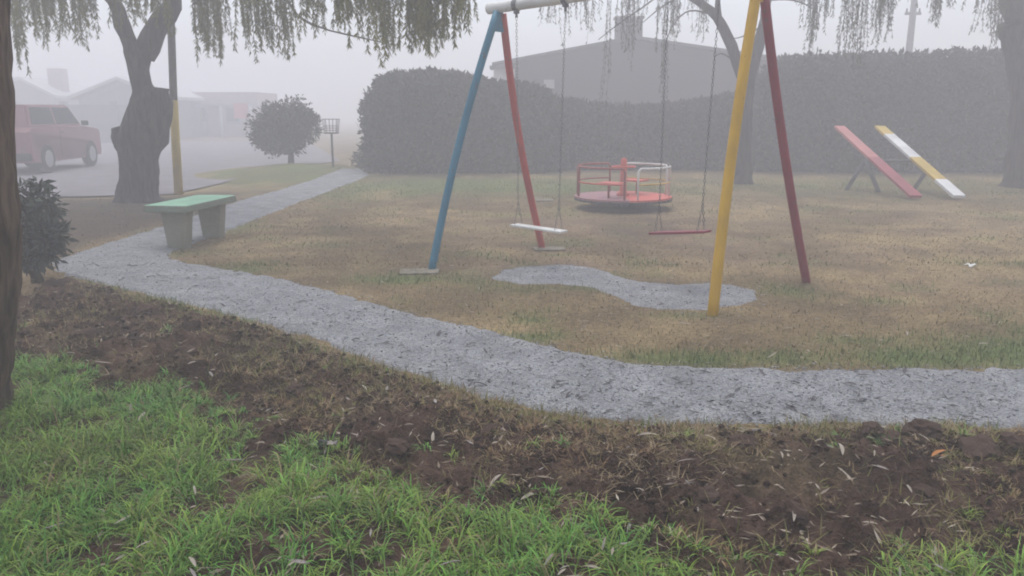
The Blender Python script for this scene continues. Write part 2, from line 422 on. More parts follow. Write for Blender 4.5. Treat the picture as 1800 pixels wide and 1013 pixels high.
# ================================================================== swing set
m_blue = paint('blue_enamel', (.015, .16, .25)); m_red = paint('red_enamel', (.46, .06, .045)); m_yel = paint('yellow_enamel', (.56, .33, .015), amount=.3)
m_mar = paint('maroon_enamel', (.24, .02, .04)); m_wht = paint('white_enamel', (.66, .66, .63), amount=.33); m_steel = mat('galvanised_steel', (.16, .16, .165), .5, .2, 20, metallic=.6)
AL = Vector((-.13, 8.85, 2.70)); AR = Vector((2.08, 7.0, 2.77)); bd = (AR - AL).normalized()
ss = empty('swing_set', (1.0, 7.9, 0)); tag(ss, 'pipe frame swing set with blue, red, yellow and maroon legs', 'swing set')
def local(o, p):
    o.parent = p; o.matrix_parent_inverse = Matrix.Translation(-Vector(p.location)); return o
bm = bmesh.new(); tube(bm, [AL - bd * .16, AL, AR, AR + bd * .16], .055, 20)
local(build('beam', bm, m_wht), ss)
def leg(base, top, bow, m, r=.041):
    b = Vector((base[0], base[1], -.06)); t = Vector(top); mid = (b + t) / 2 + Vector(bow)
    bm = bmesh.new(); tube(bm, curve_pts([b, b.lerp(mid, .5) + Vector(bow) * .22, mid, mid.lerp(t, .5) + Vector(bow) * .22, t], 18), r, 16)
    return local(build('leg', bm, m), ss)
leg(G(757, 473), AL + Vector((-.03, -.02, -.05)), (-.05, 0, 0), m_blue)
leg(G(955, 436), AL + Vector((.03, .04, -.06)), (-.05, 0, 0), m_red)
leg(G(1252, 553), AR + Vector((-.02, -.02, -.05)), (-.025, 0, 0), m_yel, .045)
leg(G(1420, 494), AR + Vector((.03, .05, -.07)), (-.03, 0, 0), m_mar)
for (A, m, k) in ((AL, m_blue, 1), (AR, m_yel, 1)):           # welded gusset plates under the beam
    d = Vector((.66, .75, 0)); bm = bmesh.new()
    q = A + Vector((0, 0, -.05))
    pr = [q - d * .03, q + d * .05, q + d * .10 + Vector((0, 0, -.20)), q - d * .085 + Vector((0, 0, -.20))]
    vs = [bm.verts.new(p + bd * .006) for p in pr] + [bm.verts.new(p - bd * .006) for p in pr]
    bm.faces.new(vs[:4]); bm.faces.new(vs[4:][::-1])
    for j in range(4): bm.faces.new((vs[j], vs[(j + 1) % 4], vs[4 + (j + 1) % 4], vs[4 + j]))
    local(build('gusset_plate', bm, m), ss)
def on_beam(s): return AL + (AR - AL) * s
HANG = (.08, .30, .70, .875)
for s in HANG:
    p = on_beam(s); bm = bmesh.new()
    tube(bm, [p - bd * .03, p + bd * .03], .061, 16)                      # clamp band
    tube(bm, [p + Vector((0, 0, -.058)), p + Vector((0, 0, -.085))], .032, 12)
    tube(bm, [p + Vector((0, 0, -.08)), p + Vector((0, 0, -.125))], .014, 8)
    local(build('hanger', bm, m_steel), ss)
def chain(bm, a, b, wire=.0032, L=.040, Wd=.018):
    a = Vector(a); b = Vector(b); d = b - a; n = max(2, int(d.length / (L - 2.4 * wire))); d.normalize()
    ax = Vector((1, 0, 0)) if abs(d.x) < .8 else Vector((0, 1, 0))
    s1 = d.cross(ax).normalized(); s2 = d.cross(s1)
    tot = (b - a).length
    for i in range(n):
        c = a + d * tot * (i + .5) / n; sd_ = s1 if i % 2 else s2; ot = s2 if i % 2 else s1
        ring = []
        for k in range(8):
            th = 2 * math.pi * k / 8; st = d * math.sin(th) * (L / 2) + sd_ * math.cos(th) * (Wd / 2)
            rd = st.normalized(); ring.append([bm.verts.new(c + st + (rd * math.cos(q) + ot * math.sin(q)) * wire) for q in (0, 2.094, 4.189)])
        for k in range(8):
            A_, B_ = ring[k], ring[(k + 1) % 8]
            for j in range(3): bm.faces.new((A_[j], A_[(j + 1) % 3], B_[(j + 1) % 3], B_[j]))
def swing(s0, s1, e0, e1, mseat, label):
    """two chains from the beam to a plank; e0, e1 = seat ends"""
    e0 = Vector(e0); e1 = Vector(e1); t = empty('swing', (e0 + e1) / 2); tag(t, label, 'swing', 'swings hanging from the beam')
    dirn = (e1 - e0).normalized(); side = Vector((-dirn.y, dirn.x, 0)).normalized(); up = dirn.cross(side)
    if up.z < 0: up = -up
    rot = Matrix((dirn, side, up)).transposed().to_4x4()
    bm = bmesh.new(); box(bm, (e0 + e1) / 2, ((e1 - e0).length, .14, .022), rot=rot, bev=.005)
    local(build('seat', bm, mseat), t)
    for s, e, k in ((s0, e0, 1), (s1, e1, -1)):
        h = on_beam(s) + Vector((0, 0, -.118)); c = e + dirn * .07 * k + up * .02
        f = c + (h - c).normalized() * .24
        bm = bmesh.new(); chain(bm, h, f)
        for q in (-1, 1): chain(bm, f, c + side * .06 * q)
        local(build('chain', bm, m_steel), t)
swing(HANG[0], HANG[1], (.02, 8.74, .385), (.545, 8.27, .375), m_wht, 'swing with a white plank seat on two chains')
swing(HANG[2], HANG[3], (1.37, 7.62, .46), (1.80, 7.20, .535), m_mar, 'swing with a tilted maroon plank seat on two chains')
m_slab = mat('footing_concrete', (.20, .18, .14), .95, .3, 12., .6, 60., spec=.1)
def slab(u, v, sx, sy, h, rz, label):
    x, y = G(u, v); bm = bmesh.new(); box(bm, (0, 0, 0), (sx, sy, h), 0, .008)
    for vv in bm.verts: vv.co += Vector((mnoise.noise(vv.co * 9), mnoise.noise(vv.co * 9 + Vector((5, 0, 0))), 0)) * .02
    o = build('concrete_footing', bm, m_slab); o.location = (x, y, gz(x, y) - h * .2); o.rotation_euler.z = rz
    return tag(o, label, 'footing')
slab(738, 476, .40, .26, .07, .1, 'flat concrete footing at the foot of the blue leg')
slab(966, 438, .38, .22, .07, .1, 'flat concrete footing at the foot of the red leg')
slab(957, 351, .32, .35, .07, 0, 'pale concrete slab lying in the grass beside the merry-go-round')

# ================================================================== merry-go-round
m_red2 = paint('coral_red_enamel', (.55, .11, .08)); m_dred = paint('dull_red_enamel', (.30, .08, .065)); m_iron = mat('dark_iron', (.05, .042, .042), .8, .3, 10)
m_yel2 = paint('faded_yellow_enamel', (.55, .36, .08)); m_deckA = paint('rose_deck_paint', (.36, .17, .19), amount=.4)
cx, cy = 1.93, 13.75
t = empty('merry_go_round', (cx, cy, 0)); tag(t, 'round merry-go-round with red deck and red, white and yellow railings', 'merry-go-round')
RR = .84
def child(o): o.parent = t; return o
def sector(a0, a1, n, r, z0, z1):
    bm = bmesh.new(); top = [bm.verts.new((0, 0, z1))]; bot = [bm.verts.new((0, 0, z0))]
    for k in range(n + 1):
        a = a0 + (a1 - a0) * k / n
        top.append(bm.verts.new((r * math.cos(a), r * math.sin(a), z1))); bot.append(bm.verts.new((r * math.cos(a), r * math.sin(a), z0)))
    for k in range(1, n + 1):
        bm.faces.new((top[0], top[k], top[k + 1])); bm.faces.new((bot[0], bot[k + 1], bot[k])); bm.faces.new((top[k], bot[k], bot[k + 1], top[k + 1]))
    bm.faces.new((top[0], bot[0], bot[1], top[1])); bm.faces.new((top[0], top[-1], bot[-1], bot[0]))
    return bm
gap = .006
for k in range(4):
    child(build('deck_panel', sector(k * math.pi / 2 + gap, (k + 1) * math.pi / 2 - gap, 14, RR, .17, .20), m_red2 if k in (0, 3) else m_deckA, t))
bm = bmesh.new()
for k in range(6):
    a = k * math.pi / 3; tube(bm, [(0, 0, .145), (RR * .96 * math.cos(a), RR * .96 * math.sin(a), .145)], .022, 8)
for k in range(40):
    a0, a1 = [2 * math.pi * q / 40 for q in (k, k + 1)]
    tube(bm, [((RR - .01) * math.cos(a0), (RR - .01) * math.sin(a0), .148), ((RR - .01) * math.cos(a1), (RR - .01) * math.sin(a1), .148)], .02, 6)
child(build('under_frame', bm, m_iron, t))
bm = bmesh.new(); tube(bm, [(0, 0, -.03), (0, 0, .165)], .09, 16); child(build('pivot', bm, m_iron, t))
bm = bmesh.new(); tube(bm, [(0, 0, .2), (0, 0, .24), (0, 0, .26), (0, 0, .72), (0, 0, .80), (0, 0, .84), (0, 0, .85)], [.11, .11, .06, .055, .055, .035, .01], 16)
child(build('centre_column', bm, m_red2, t))
bm = bmesh.new()
for k in range(20):
    a0, a1 = [2 * math.pi * q / 20 for q in (k, k + 1)]
    tube(bm, [(.2 * math.cos(a0), .2 * math.sin(a0), .70), (.2 * math.cos(a1), .2 * math.sin(a1), .70)], .013, 8)
for k in range(3):
    a = k * 2.094; tube(bm, [(0, 0, .70), (.2 * math.cos(a), .2 * math.sin(a), .70)], .011, 6)
child(build('hand_wheel', bm, m_red2, t))
# railing loops round the rim
def arc(a0, a1, r, z, n): return [(r * math.cos(a0 + (a1 - a0) * k / n), r * math.sin(a0 + (a1 - a0) * k / n), z) for k in range(n + 1)]
rails = [(R(-80), R(-6), m_wht, m_yel2), (R(10), R(80), m_wht, m_yel2), (R(100), R(170), m_dred, m_dred), (R(190), R(264), m_dred, m_red2)]
for a0, a1, mt, mm in rails:
    r = RR - .05; bm = bmesh.new(); da = .05 if a1 > a0 else -.05
    pts = [(r * math.cos(a0), r * math.sin(a0), .195), (r * math.cos(a0), r * math.sin(a0), .66)] + arc(a0 + da, a1 - da, r, .71, 10) + [(r * math.cos(a1), r * math.sin(a1), .66), (r * math.cos(a1), r * math.sin(a1), .195)]
    tube(bm, pts, .019, 10); rl = child(build('railing', bm, mt, t))
    bm = bmesh.new(); tube(bm, arc(a0 + .01, a1 - .01, r, .45, 12), .014, 8); o = build('mid_rail', bm, mm, rl)
for k in (0, 2):
    a = R(45 + 90 * k + 8); c = Vector((math.cos(a), math.sin(a), 0)); bm = bmesh.new()
    box(bm, c * .40 + Vector((0, 0, .44)), (.34, .40, .03), a, .006)
    st = child(build('seat', bm, m_red2 if k != 1 else m_dred, t))
    bm = bmesh.new(); tube(bm, [c * .5 + Vector((0, 0, .2)), c * .5 + Vector((0, 0, .43))], .018, 8); build('seat_post', bm, m_dred, st)

# ================================================================== seesaw
m_grey = mat('grey_timber', (.11, .11, .11), .9, .3, 14.); m_salmon = paint('salmon_paint', (.50, .17, .16), amount=.34); m_wine = paint('wine_paint', (.32, .05, .07), amount=.34)
m_white2 = paint('white_paint', (.72, .72, .72), amount=.31); m_yel3 = paint('mustard_paint', (.55, .38, .06), amount=.34)
PV = Vector((8.1, 16.75, 0))
t = empty('seesaw', PV); tag(t, 'double seesaw with a red plank and a yellow and white plank', 'seesaw')
bm = bmesh.new(); tube(bm, [(-.72, 0, .62), (.80, 0, .62)], .03, 12); child(build('pivot_bar', bm, m_grey, t))
for x in (-.68, .76):
    for q in (-1, 1):
        bm = bmesh.new(); tube(bm, [(x - .26 * q, .22 * q, -.03), (x, 0, .64)], .045, 10); child(build('leg', bm, m_grey, t))
def plank(x0, x1, cuts, ms):
    lo = Vector((x0, -1.85, .06)); hi = Vector((x1, 1.90, 1.29)); d = (hi - lo); u = d.normalized(); sd2 = Vector((1, 0, 0)); sd2 = (sd2 - u * sd2.dot(u)).normalized(); up = sd2.cross(u)
    bm = bmesh.new(); rings = []
    for c in cuts:
        p = lo + d * c
        rings.append([bm.verts.new(p + sd2 * a * .115 + up * b) for a, b in ((-1, -.025), (1, -.025), (1, .03), (-1, .03))])
    for k in range(len(cuts) - 1):
        for j in range(4):
            f = bm.faces.new((rings[k][j], rings[k][(j + 1) % 4], rings[k + 1][(j + 1) % 4], rings[k + 1][j])); f.material_index = k
    f = bm.faces.new(rings[0][::-1]); f = bm.faces.new(rings[-1]); f.material_index = len(cuts) - 2
    o = child(build('plank', bm, ms, t))
    return o
o = plank(-.48, -.52, (0, .5, 1), [m_wine, m_salmon]); o['label'] = 'plank painted wine red below and salmon above'
o = plank(.34, .42, (0, .20, .50, .86, 1), [m_white2, m_yel3, m_white2, m_yel3]); o['label'] = 'plank painted in white and mustard bands'

# ================================================================== concrete bench
m_green = paint('green_bench_paint', (.21, .40, .28), chip=(.25, .25, .21), amount=.38, rough=.7)
m_bl = mat('mossy_concrete', (.29, .28, .225), .95, 0, 7., .6, 50., rgb2=(.22, .23, .165), spec=.1)
m_side = paint('dull_bench_edge', (.20, .25, .19), chip=(.22, .22, .18), amount=.45, rough=.85)  # duller grey-green with more chips, for the seat's sides and underside
t = empty('park_bench', (-3.98, 9.95, 0), R(-7)); tag(t, 'concrete bench with a green painted slab seat beside the path', 'bench')
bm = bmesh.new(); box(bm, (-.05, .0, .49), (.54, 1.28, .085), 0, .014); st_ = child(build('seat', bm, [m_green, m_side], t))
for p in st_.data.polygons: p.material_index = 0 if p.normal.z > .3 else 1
for y in (-.43, .42):
    bm = bmesh.new(); box(bm, (-.03, y, .215), (.34, .16, .475), 0, .012, taper=(.68, .9)); child(build('leg', bm, m_bl, t))

# ================================================================== trees
m_barkN = bark('near_bark', (.06, .045, .035), (.17, .125, .095), 9., 1.); m_bark = bark('willow_bark', (.02, .017, .015), (.075, .062, .054), 7., 1.); m_twig = mat('willow_twig', (.07, .06, .035), .9, .3, 8.)
m_wleaf = mat('willow_leaf', (.1, .1, .05), .7, .2, 3., attr=True, spec=.2, trans=.25)
def strands(name, anchors, parent, lf=.075, dens=38, cols=((.10, .115, .016), (.21, .195, .028)), thin=1.0, wid=.013):
    """anchors: (x, y, ztop, zbottom); hanging shoots set with lance leaves"""
    P = []; D = []; NN = []; LL = []; WW = []; CC = []; bm = bmesh.new()
    for (x, y, zt, zb) in anchors:
        n = 7; a = random.uniform(0, 6.28); sway = random.uniform(.02, .10) * (zt - zb); pts = []
        wx, wy = random.uniform(-.03, .03), random.uniform(-.03, .03)
        for i in range(n + 1):
            s = i / n; pts.append(Vector((x + math.cos(a) * sway * (s ** 1.5) + wx * math.sin(s * 7), y + math.sin(a) * sway * (s ** 1.5) + wy * math.sin(s * 6 + 1), zt + (zb - zt) * s)))
        tube(bm, pts, lerp_list([.006, .002], n + 1), 3, cap=False)
        L = zt - zb; m = max(6, int(L * dens * thin)); sv = np.sort(rng.random(m)) ** .85
        arr = np.array([tuple(p) for p in pts]); k = sv * n; k0 = np.minimum(k.astype(int), n - 1); f = (k - k0)[:, None]
        pos = arr[k0] * (1 - f) + arr[k0 + 1] * f
        th = rng.random(m) * 6.283; out_ = rng.uniform(.25, .8, m)
        d = np.stack([np.cos(th) * out_, np.sin(th) * out_, -np.ones(m) * rng.uniform(.5, 1.1, m)], 1)
        P.append(pos); D.append(d); NN.append(rng.normal(size=(m, 3))); LL.append(lf * rng.uniform(.6, 1.25, m)); WW.append(wid * rng.uniform(.7, 1.3, m))
        tt = np.clip(random.random() * .7 + rng.random(m) * .3, 0, 1); CC.append(mixc(cols[0], cols[1], tt))
    fo = leaves(name, np.concatenate(P), np.concatenate(D), np.concatenate(NN), np.concatenate(LL), np.concatenate(WW), np.concatenate(CC), m_wleaf, parent)
    build('hanging_shoots', bm, m_twig, parent)['kind'] = 'stuff'; fo['kind'] = 'stuff'
    return fo
def limb(parent, ctrl, rad, n=14, seg=9, name='limb', rough=.18, m=None):
    bm = bmesh.new(); tube(bm, curve_pts(ctrl, n), lerp_list(rad, n), seg, rough=rough, rscale=4.)
    return build(name, bm, m or m_bark, parent, smooth=True)

# --- old pollarded willow by the street
wx0, wy0 = G(244, 352)
W = empty('willow_tree', (wx0, wy0, 0)); tag(W, 'old willow with a swollen knobbly trunk beside the street', 'tree')
def px(u, v, Y=wy0): p = at(u, v, Y); return (p.x - wx0, 0.0, p.z)
prof = [(360, 196, 292), (350, 203, 282), (335, 209, 277), (310, 213, 275), (280, 213, 275), (262, 212, 279), (245, 213, 282), (225, 217, 282), (200, 225, 280), (175, 231, 276), (160, 233, 271), (150, 232, 266), (130, 228, 262), (110, 224, 262), (90, 221, 266), (76, 219, 274)]
cs = []; rs = []
for v, a, b in prof:
    p = px((a + b) / 2, v); cs.append(Vector(p)); rs.append((b - a) / 2 / FPX * 15.1)
cs[0].z = -.12
bm = bmesh.new(); n = 46
tube(bm, curve_pts(cs, n), lerp_list(rs, n), 28, rough=.13, rscale=3.2, seed=3)
build('trunk', bm, m_bark, W, smooth=True)
bm = bmesh.new(); tube(bm, curve_pts([px(254, 275), px(266, 240), px(273, 205), px(275, 178), px(276, 154)], 14), lerp_list([.2, .29, .30, .27, .21], 14), 16, rough=.22, rscale=5)
build('cut_stub', bm, m_bark, W, smooth=True)
bm = bmesh.new(); tube(bm, curve_pts([px(240, 278), px(225, 256), px(212, 240), px(205, 224)], 9), lerp_list([.2, .23, .18, .11], 9), 14, rough=.3, rscale=7)
build('burl', bm, m_bark, W, smooth=True)
fk = Vector(px(243, 84))
tips = []
def wl(ctrl, rad, **k):
    limb(W, ctrl, rad, **k)
wl([fk + Vector((-.06, 0, -.15)), px(213, 40), px(192, -10), Vector((-.9, -.5, 4.6)), Vector((-1.6, -1.0, 5.4))], [.15, .135, .12, .09, .05])
wl([fk + Vector((.08, 0, -.15)), px(275, 48), px(305, 0), Vector((1.1, -.4, 4.7)), Vector((2.2, -.9, 5.6))], [.21, .19, .165, .12, .06])
wl([px(305, 0), Vector((1.7, -1.2, 4.7)), Vector((3.2, -2.5, 4.95)), Vector((4.6, -4., 4.6)), Vector((5.6, -5.0, 4.1))], [.09, .085, .07, .05, .025])
wl([px(290, 25), Vector((1.5, .3, 4.4)), Vector((2.7, .3, 4.3)), px(505, 22, 14), px(660, 62, 13)], [.07, .05, .04, .022, .008], n=20, seg=6)
wl([Vector((-.9, -.5, 4.6)), Vector((-1.8, -.9, 4.7)), Vector((-2.6, -1.4, 4.4))], [.07, .05, .02], seg=7)
wl([Vector((1.1, -.4, 4.7)), Vector((2.1, .9, 5.3)), Vector((3.4, 1.8, 4.9))], [.08, .06, .025], seg=7)
anch = []
def cluster(u0, u1, v0, v1, Y0, Y1, n, ox, oy, zt=(3.9, 5.0), store=None, lo=.2, mult=1.0):
    """n shoots whose tips hang between rows v0 and v1 of the view, at depths Y0..Y1"""
    cen = [(random.uniform(u0, u1), random.uniform(Y0, Y1), v0 + (v1 - v0) * (random.random() ** .6)) for _ in range(n // 3 + 1)]
    for _ in range(int(n * mult)):
        cu, cY, cv = random.choice(cen); u = cu + random.gauss(0, 5); Y = cY + random.gauss(0, .15); v = max(min(cv, v1) - abs(random.gauss(0, .22)) * (cv + 50), -90)
        p = at(u, v, Y); store.append((p.x - ox, p.y - oy, max(random.uniform(*zt), p.z + lo + .5), p.z))
for c in [(25, 75, 40, 135, 12.5, 15, 20), (60, 160, 20, 92, 12.5, 16, 60), (140, 190, 40, 95, 12.5, 15, 14), (190, 240, -10, 60, 13, 16, 16), (245, 300, 0, 70, 12.5, 15, 14), (272, 312, 20, 100, 13, 15.5, 8),
          (345, 375, 60, 115, 12.5, 14, 18), (375, 435, 40, 118, 12.5, 15, 30), (445, 470, 60, 116, 12.5, 13.5, 18), (495, 525, 60, 116, 12.5, 13.5, 16), (470, 500, 0, 60, 12, 14, 8), (535, 565, 30, 78, 11, 12.5, 10), (520, 600, -30, 25, 11, 13.5, 14),
          (595, 640, 20, 85, 10, 12, 20), (630, 690, 30, 125, 10, 12, 26), (690, 740, 40, 108, 10, 11.5, 22), (735, 765, 70, 104, 9.8, 10.6, 24), (765, 800, 50, 108, 9.8, 11, 14), (800, 832, 20, 78, 9.8, 10.8, 14), (600, 830, -40, 50, 9.8, 12, 50),
          (60, 300, -60, 10, 12, 17, 70), (345, 600, -70, 20, 11, 16, 80)]:
    cluster(*c, wx0, wy0, store=anch, mult=1.1)
strands('foliage', anch, W, dens=100, lf=.085, wid=.016)
# high crown above the view, so that the tree is whole from elsewhere
hi = [(random.gauss(0.6, 2.0), random.gauss(-.6, 1.8), random.uniform(5.2, 6.6), random.uniform(4.3, 4.9)) for _ in range(160)]
strands('upper_foliage', hi, W, dens=26, lf=.1, wid=.02)

# --- bare-branched willow behind the swings
bx0, by0 = G(1306, 322)
B = empty('willow_tree', (bx0, by0, 0)); tag(B, 'slender half-bare willow behind the swings with two forked limbs', 'tree')
def pb(u, v, Y=by0): p = at(u, v, Y); return (p.x - bx0, p.y - by0, p.z)
bm = bmesh.new(); tube(bm, curve_pts([Vector((0, 0, -.1)), pb(1305, 310), pb(1305, 250), pb(1309, 190), pb(1313, 140)], 18), lerp_list([.30, .23, .20, .19, .19], 18), 16, rough=.14, rscale=5)
build('trunk', bm, m_bark, B, smooth=True)
limb(B, [pb(1311, 150), pb(1296, 110), pb(1278, 62), pb(1255, 25), pb(1222, 0), pb(1185, -22), pb(1120, -60)], [.14, .135, .12, .10, .085, .06, .03], n=20)
limb(B, [pb(1314, 150), pb(1330, 95), pb(1343, 40), pb(1350, -5), pb(1380, -60)], [.15, .13, .12, .10, .06])
limb(B, [pb(1265, 42), pb(1262, 0), pb(1275, -50)], [.07, .06, .03], seg=7)
twigs = [[(1240, 12), (1180, -15), (1120, 20), (1080, 48), (1052, 70)], [(1200, -10), (1160, 15), (1130, 40)], [(1255, 25), (1210, 20), (1180, 50), (1168, 90)], [(1345, 40), (1325, 55), (1300, 66), (1282, 68)],
         [(1350, 0), (1390, 0), (1420, 10), (1440, 25)], [(1296, 110), (1270, 95), (1255, 100)]]
for tw in twigs: limb(B, [pb(u, v, by0 - .3 * random.random()) for u, v in tw], [.022, .016, .008], n=14, seg=5, name='twig', rough=0)
an = []
for c in [(955, 1010, 10, 60, 16, 18, 10), (960, 1000, 60, 85, 16.5, 17.5, 4), (1000, 1060, 30, 110, 16, 18, 12), (1090, 1140, 30, 150, 17, 18.5, 14), (1140, 1200, 20, 110, 17, 18.5, 14), (1160, 1170, 90, 190, 17.5, 18, 3), (1200, 1240, 20, 90, 17, 19, 10), (1040, 1120, 90, 210, 17.5, 19, 8),
          (1395, 1415, 0, 15, 16.5, 18, 8), (1380, 1450, -60, -10, 16.5, 19, 20), (950, 1250, -60, 0, 16, 19, 40)]:
    cluster(*c, bx0, by0, store=an, mult=2.0)
strands('foliage', an, B, dens=24, cols=((.06, .06, .035), (.10, .095, .05)), wid=.016, lf=.085)
hi = [(random.gauss(-.6, 1.6), random.gauss(0, 1.6), random.uniform(5.0, 6.2), random.uniform(4.4, 4.9)) for _ in range(60)]
strands('upper_foliage', hi, B, dens=20, lf=.1, wid=.02)

# --- willow at the right-hand side
rx0, ry0 = G(1812, 328)
T3 = empty('willow_tree', (rx0, ry0, 0)); tag(T3, 'thick-trunked willow in front of the tall hedge behind the seesaw', 'tree')
def pt(u, v, Y=ry0): p = at(u, v, Y); return (p.x - rx0, p.y - ry0, p.z)
bm = bmesh.new(); tube(bm, curve_pts([Vector((0, 0, -.12)), pt(1812, 310), pt(1813, 240), pt(1815, 150), pt(1808, 70), pt(1800, 30)], 20), lerp_list([.72, .54, .45, .43, .47, .52], 20), 20, rough=.14, rscale=4)
build('trunk', bm, m_bark, T3, smooth=True)
limb(T3, [pt(1800, 50), pt(1780, 0), pt(1740, -60), pt(1660, -110)], [.34, .26, .18, .08], seg=12)
limb(T3, [pt(1810, 50), pt(1840, 0), pt(1900, -60), pt(1960, -120)], [.34, .26, .16, .07], seg=12)
limb(T3, [pt(1740, -60), pt(1640, -80), pt(1540, -62), pt(1450, -40)], [.13, .08, .05, .02], seg=7)
an = []
for c in [(1415, 1430, 60, 98, 16, 17.5, 10), (1405, 1440, 10, 60, 16, 17.5, 9), (1440, 1462, 20, 80, 16, 17.5, 9), (1480, 1520, 40, 130, 15.5, 17.5, 18), (1515, 1560, 30, 105, 15.5, 17.5, 18), (1555, 1575, 20, 95, 16, 17.5, 7), (1620, 1665, 0, 55, 16, 18, 16),
          (1700, 1760, 10, 85, 16, 18, 16), (1600, 1770, -30, 30, 16, 19, 26), (1400, 1580, -50, 20, 15.5, 18, 36), (1740, 1770, 40, 95, 16.5, 18, 5), (1830, 1990, 0, 120, 15.5, 18, 30)]:
    cluster(*c, rx0, ry0, store=an, mult=1.5)
strands('foliage', an, T3, dens=48, cols=((.06, .066, .035), (.10, .10, .05)), wid=.015, lf=.08)
hi = [(random.gauss(-.9, 1.8), random.gauss(-.6, 1.6), random.uniform(5.2, 6.4), random.uniform(4.5, 5.0)) for _ in range(90)]
strands('upper_foliage', hi, T3, dens=20, lf=.1, wid=.02)

# --- near trunk at the edge of the grass
nx0, ny0 = -2.95, 3.95
NT = empty('willow_tree', (nx0, ny0, 0)); tag(NT, 'near tree trunk with furrowed brown bark rising from the green grass', 'tree')
edge_ = [(-.15, -2.60, .37), (.06, -2.67, .29), (.4, -2.61, .27), (.75, -2.525, .265), (1.1, -2.475, .26), (1.5, -2.45, .255), (2.0, -2.40, .25), (2.6, -2.31, .245), (3.3, -2.2, .22), (4.2, -2.1, .18)]
bm = bmesh.new(); tube(bm, curve_pts([(e - r - nx0 - .04, 0, z) for z, e, r in edge_], 60), lerp_list([r for z, e, r in edge_], 60), 40, rough=.06, rscale=8)
build('trunk', bm, m_barkN, NT, smooth=True)
limb(NT, [(.66, 0, 4.0), (.4, -.2, 4.8), (-.4, -.5, 5.6)], [.16, .12, .05], m=m_barkN); limb(NT, [(.66, 0, 4.0), (.9, -.5, 4.9), (1.2, -1.2, 5.7)], [.14, .10, .05], m=m_barkN)
hi = [(random.gauss(.2, .9), random.gauss(-1.0, .8), random.uniform(5.2, 6.2), random.uniform(4.6, 5.0)) for _ in range(50)]
strands('foliage', hi, NT, dens=22, lf=.09, wid=.016)

# ================================================================== shrubs and hedges
m_bleaf = mat('shrub_leaf', (.05, .06, .03), .55, .2, 3., attr=True, spec=.35, trans=.15)
def bush(name, loc, label, cat, blobs, nleaf, lf, wd, cols, stems=(), droopy=.0, group=None, ragged=.25):
    t = empty(name, loc); tag(t, label, cat, group)
    n = nleaf; w_ = np.array([b[3] * b[4] * b[5] for b in blobs]) ** .67; w_ /= w_.sum(); k = rng.choice(len(blobs), n, p=w_)
    b = np.array([q[:6] for q in blobs])[k]
    d = rng.normal(size=(n, 3)); d /= np.linalg.norm(d, axis=1, keepdims=True)
    r = rng.random(n) ** .33; nz = fbm(d[:, 0] * 2 + k, d[:, 1] * 2 + d[:, 2] * 1.5, 1.6, 3, 40); r = r * (1 - ragged + ragged * 2 * nz)
    P = b[:, :3] + d * r[:, None] * b[:, 3:]
    P[:, 2] = np.maximum(P[:, 2], .05)
    D = d * .8 + rng.normal(size=(n, 3)) * .6; D[:, 2] -= droopy
    C = mixc(cols[0], cols[1], rng.random(n))
    leaves('foliage', P, D, rng.normal(size=(n, 3)), lf * rng.uniform(.6, 1.3, n), wd * rng.uniform(.7, 1.3, n), C, m_bleaf, t)
    for s in stems:
        bm = bmesh.new(); tube(bm, curve_pts(s[0], 10), lerp_list(s[1], 10), 8, rough=.15); build('stem', bm, m_twig, t, smooth=True)
    return t
sx, sy = G(62, 492)
st = [([(random.uniform(-.08, .08), random.uniform(-.05, .05), -.03), (random.uniform(-.12, .1), random.uniform(-.1, .1), .35), (random.uniform(-.22, .2), random.uniform(-.15, .15), .75)], (.018, .012, .004)) for _ in range(7)]
bush('laurel_shrub', (sx, sy, 0), 'dark leafy shrub with bare lower stems beside the near trunk', 'shrub',
     [(-.06, 0, .60, .24, .22, .22), (.17, .0, .70, .13, .18, .20), (.06, .05, .42, .24, .22, .16), (.2, 0, .45, .15, .15, .16), (.0, 0, .85, .16, .12, .10), (.17, .0, .93, .05, .05, .09), (-.05, 0, .25, .2, .2, .15), (.12, 0, .28, .14, .15, .14)], 2000, .10, .036, ((.016, .03, .022), (.06, .085, .062)), st, .25, ragged=.55)
bx, by = G(512, 299)
zb = gz(bx, by)
st = [([(0, 0, -.05), (.02, 0, .25), (.0, 0, .5)], (.10, .08, .06)), ([(0, 0, .25), (-.35, .1, .45), (-.7, .1, .8)], (.045, .035, .015)), ([(0, 0, .3), (.3, .1, .55), (.5, 0, .9)], (.045, .03, .015)), ([(0, 0, .4), (-.1, 0, .8), (-.2, 0, 1.3)], (.06, .04, .02)), ([(0, 0, .22), (-.2, -.1, .35), (-.5, -.1, .5)], (.03, .02, .01))]
bush('round_shrub', (bx, by, zb), 'rounded broadleaf shrub on a short stem standing on the grass mound', 'shrub',
     [(-.28, 0, .98, .86, .85, .70), (-.12, 0, 1.22, .74, .7, .52), (.3, 0, 1.25, .5, .5, .45), (-.6, 0, .78, .5, .5, .42), (.5, 0, .95, .38, .4, .4), (.35, 0, 1.72, .12, .12, .2), (.68, 0, 1.25, .2, .2, .15), (.1, 0, .55, .4, .4, .26), (-.3, 0, .45, .36, .3, .2), (-.85, 0, .62, .2, .2, .2)], 9000, .11, .05, ((.022, .026, .018), (.05, .055, .035)), st, ragged=.5)
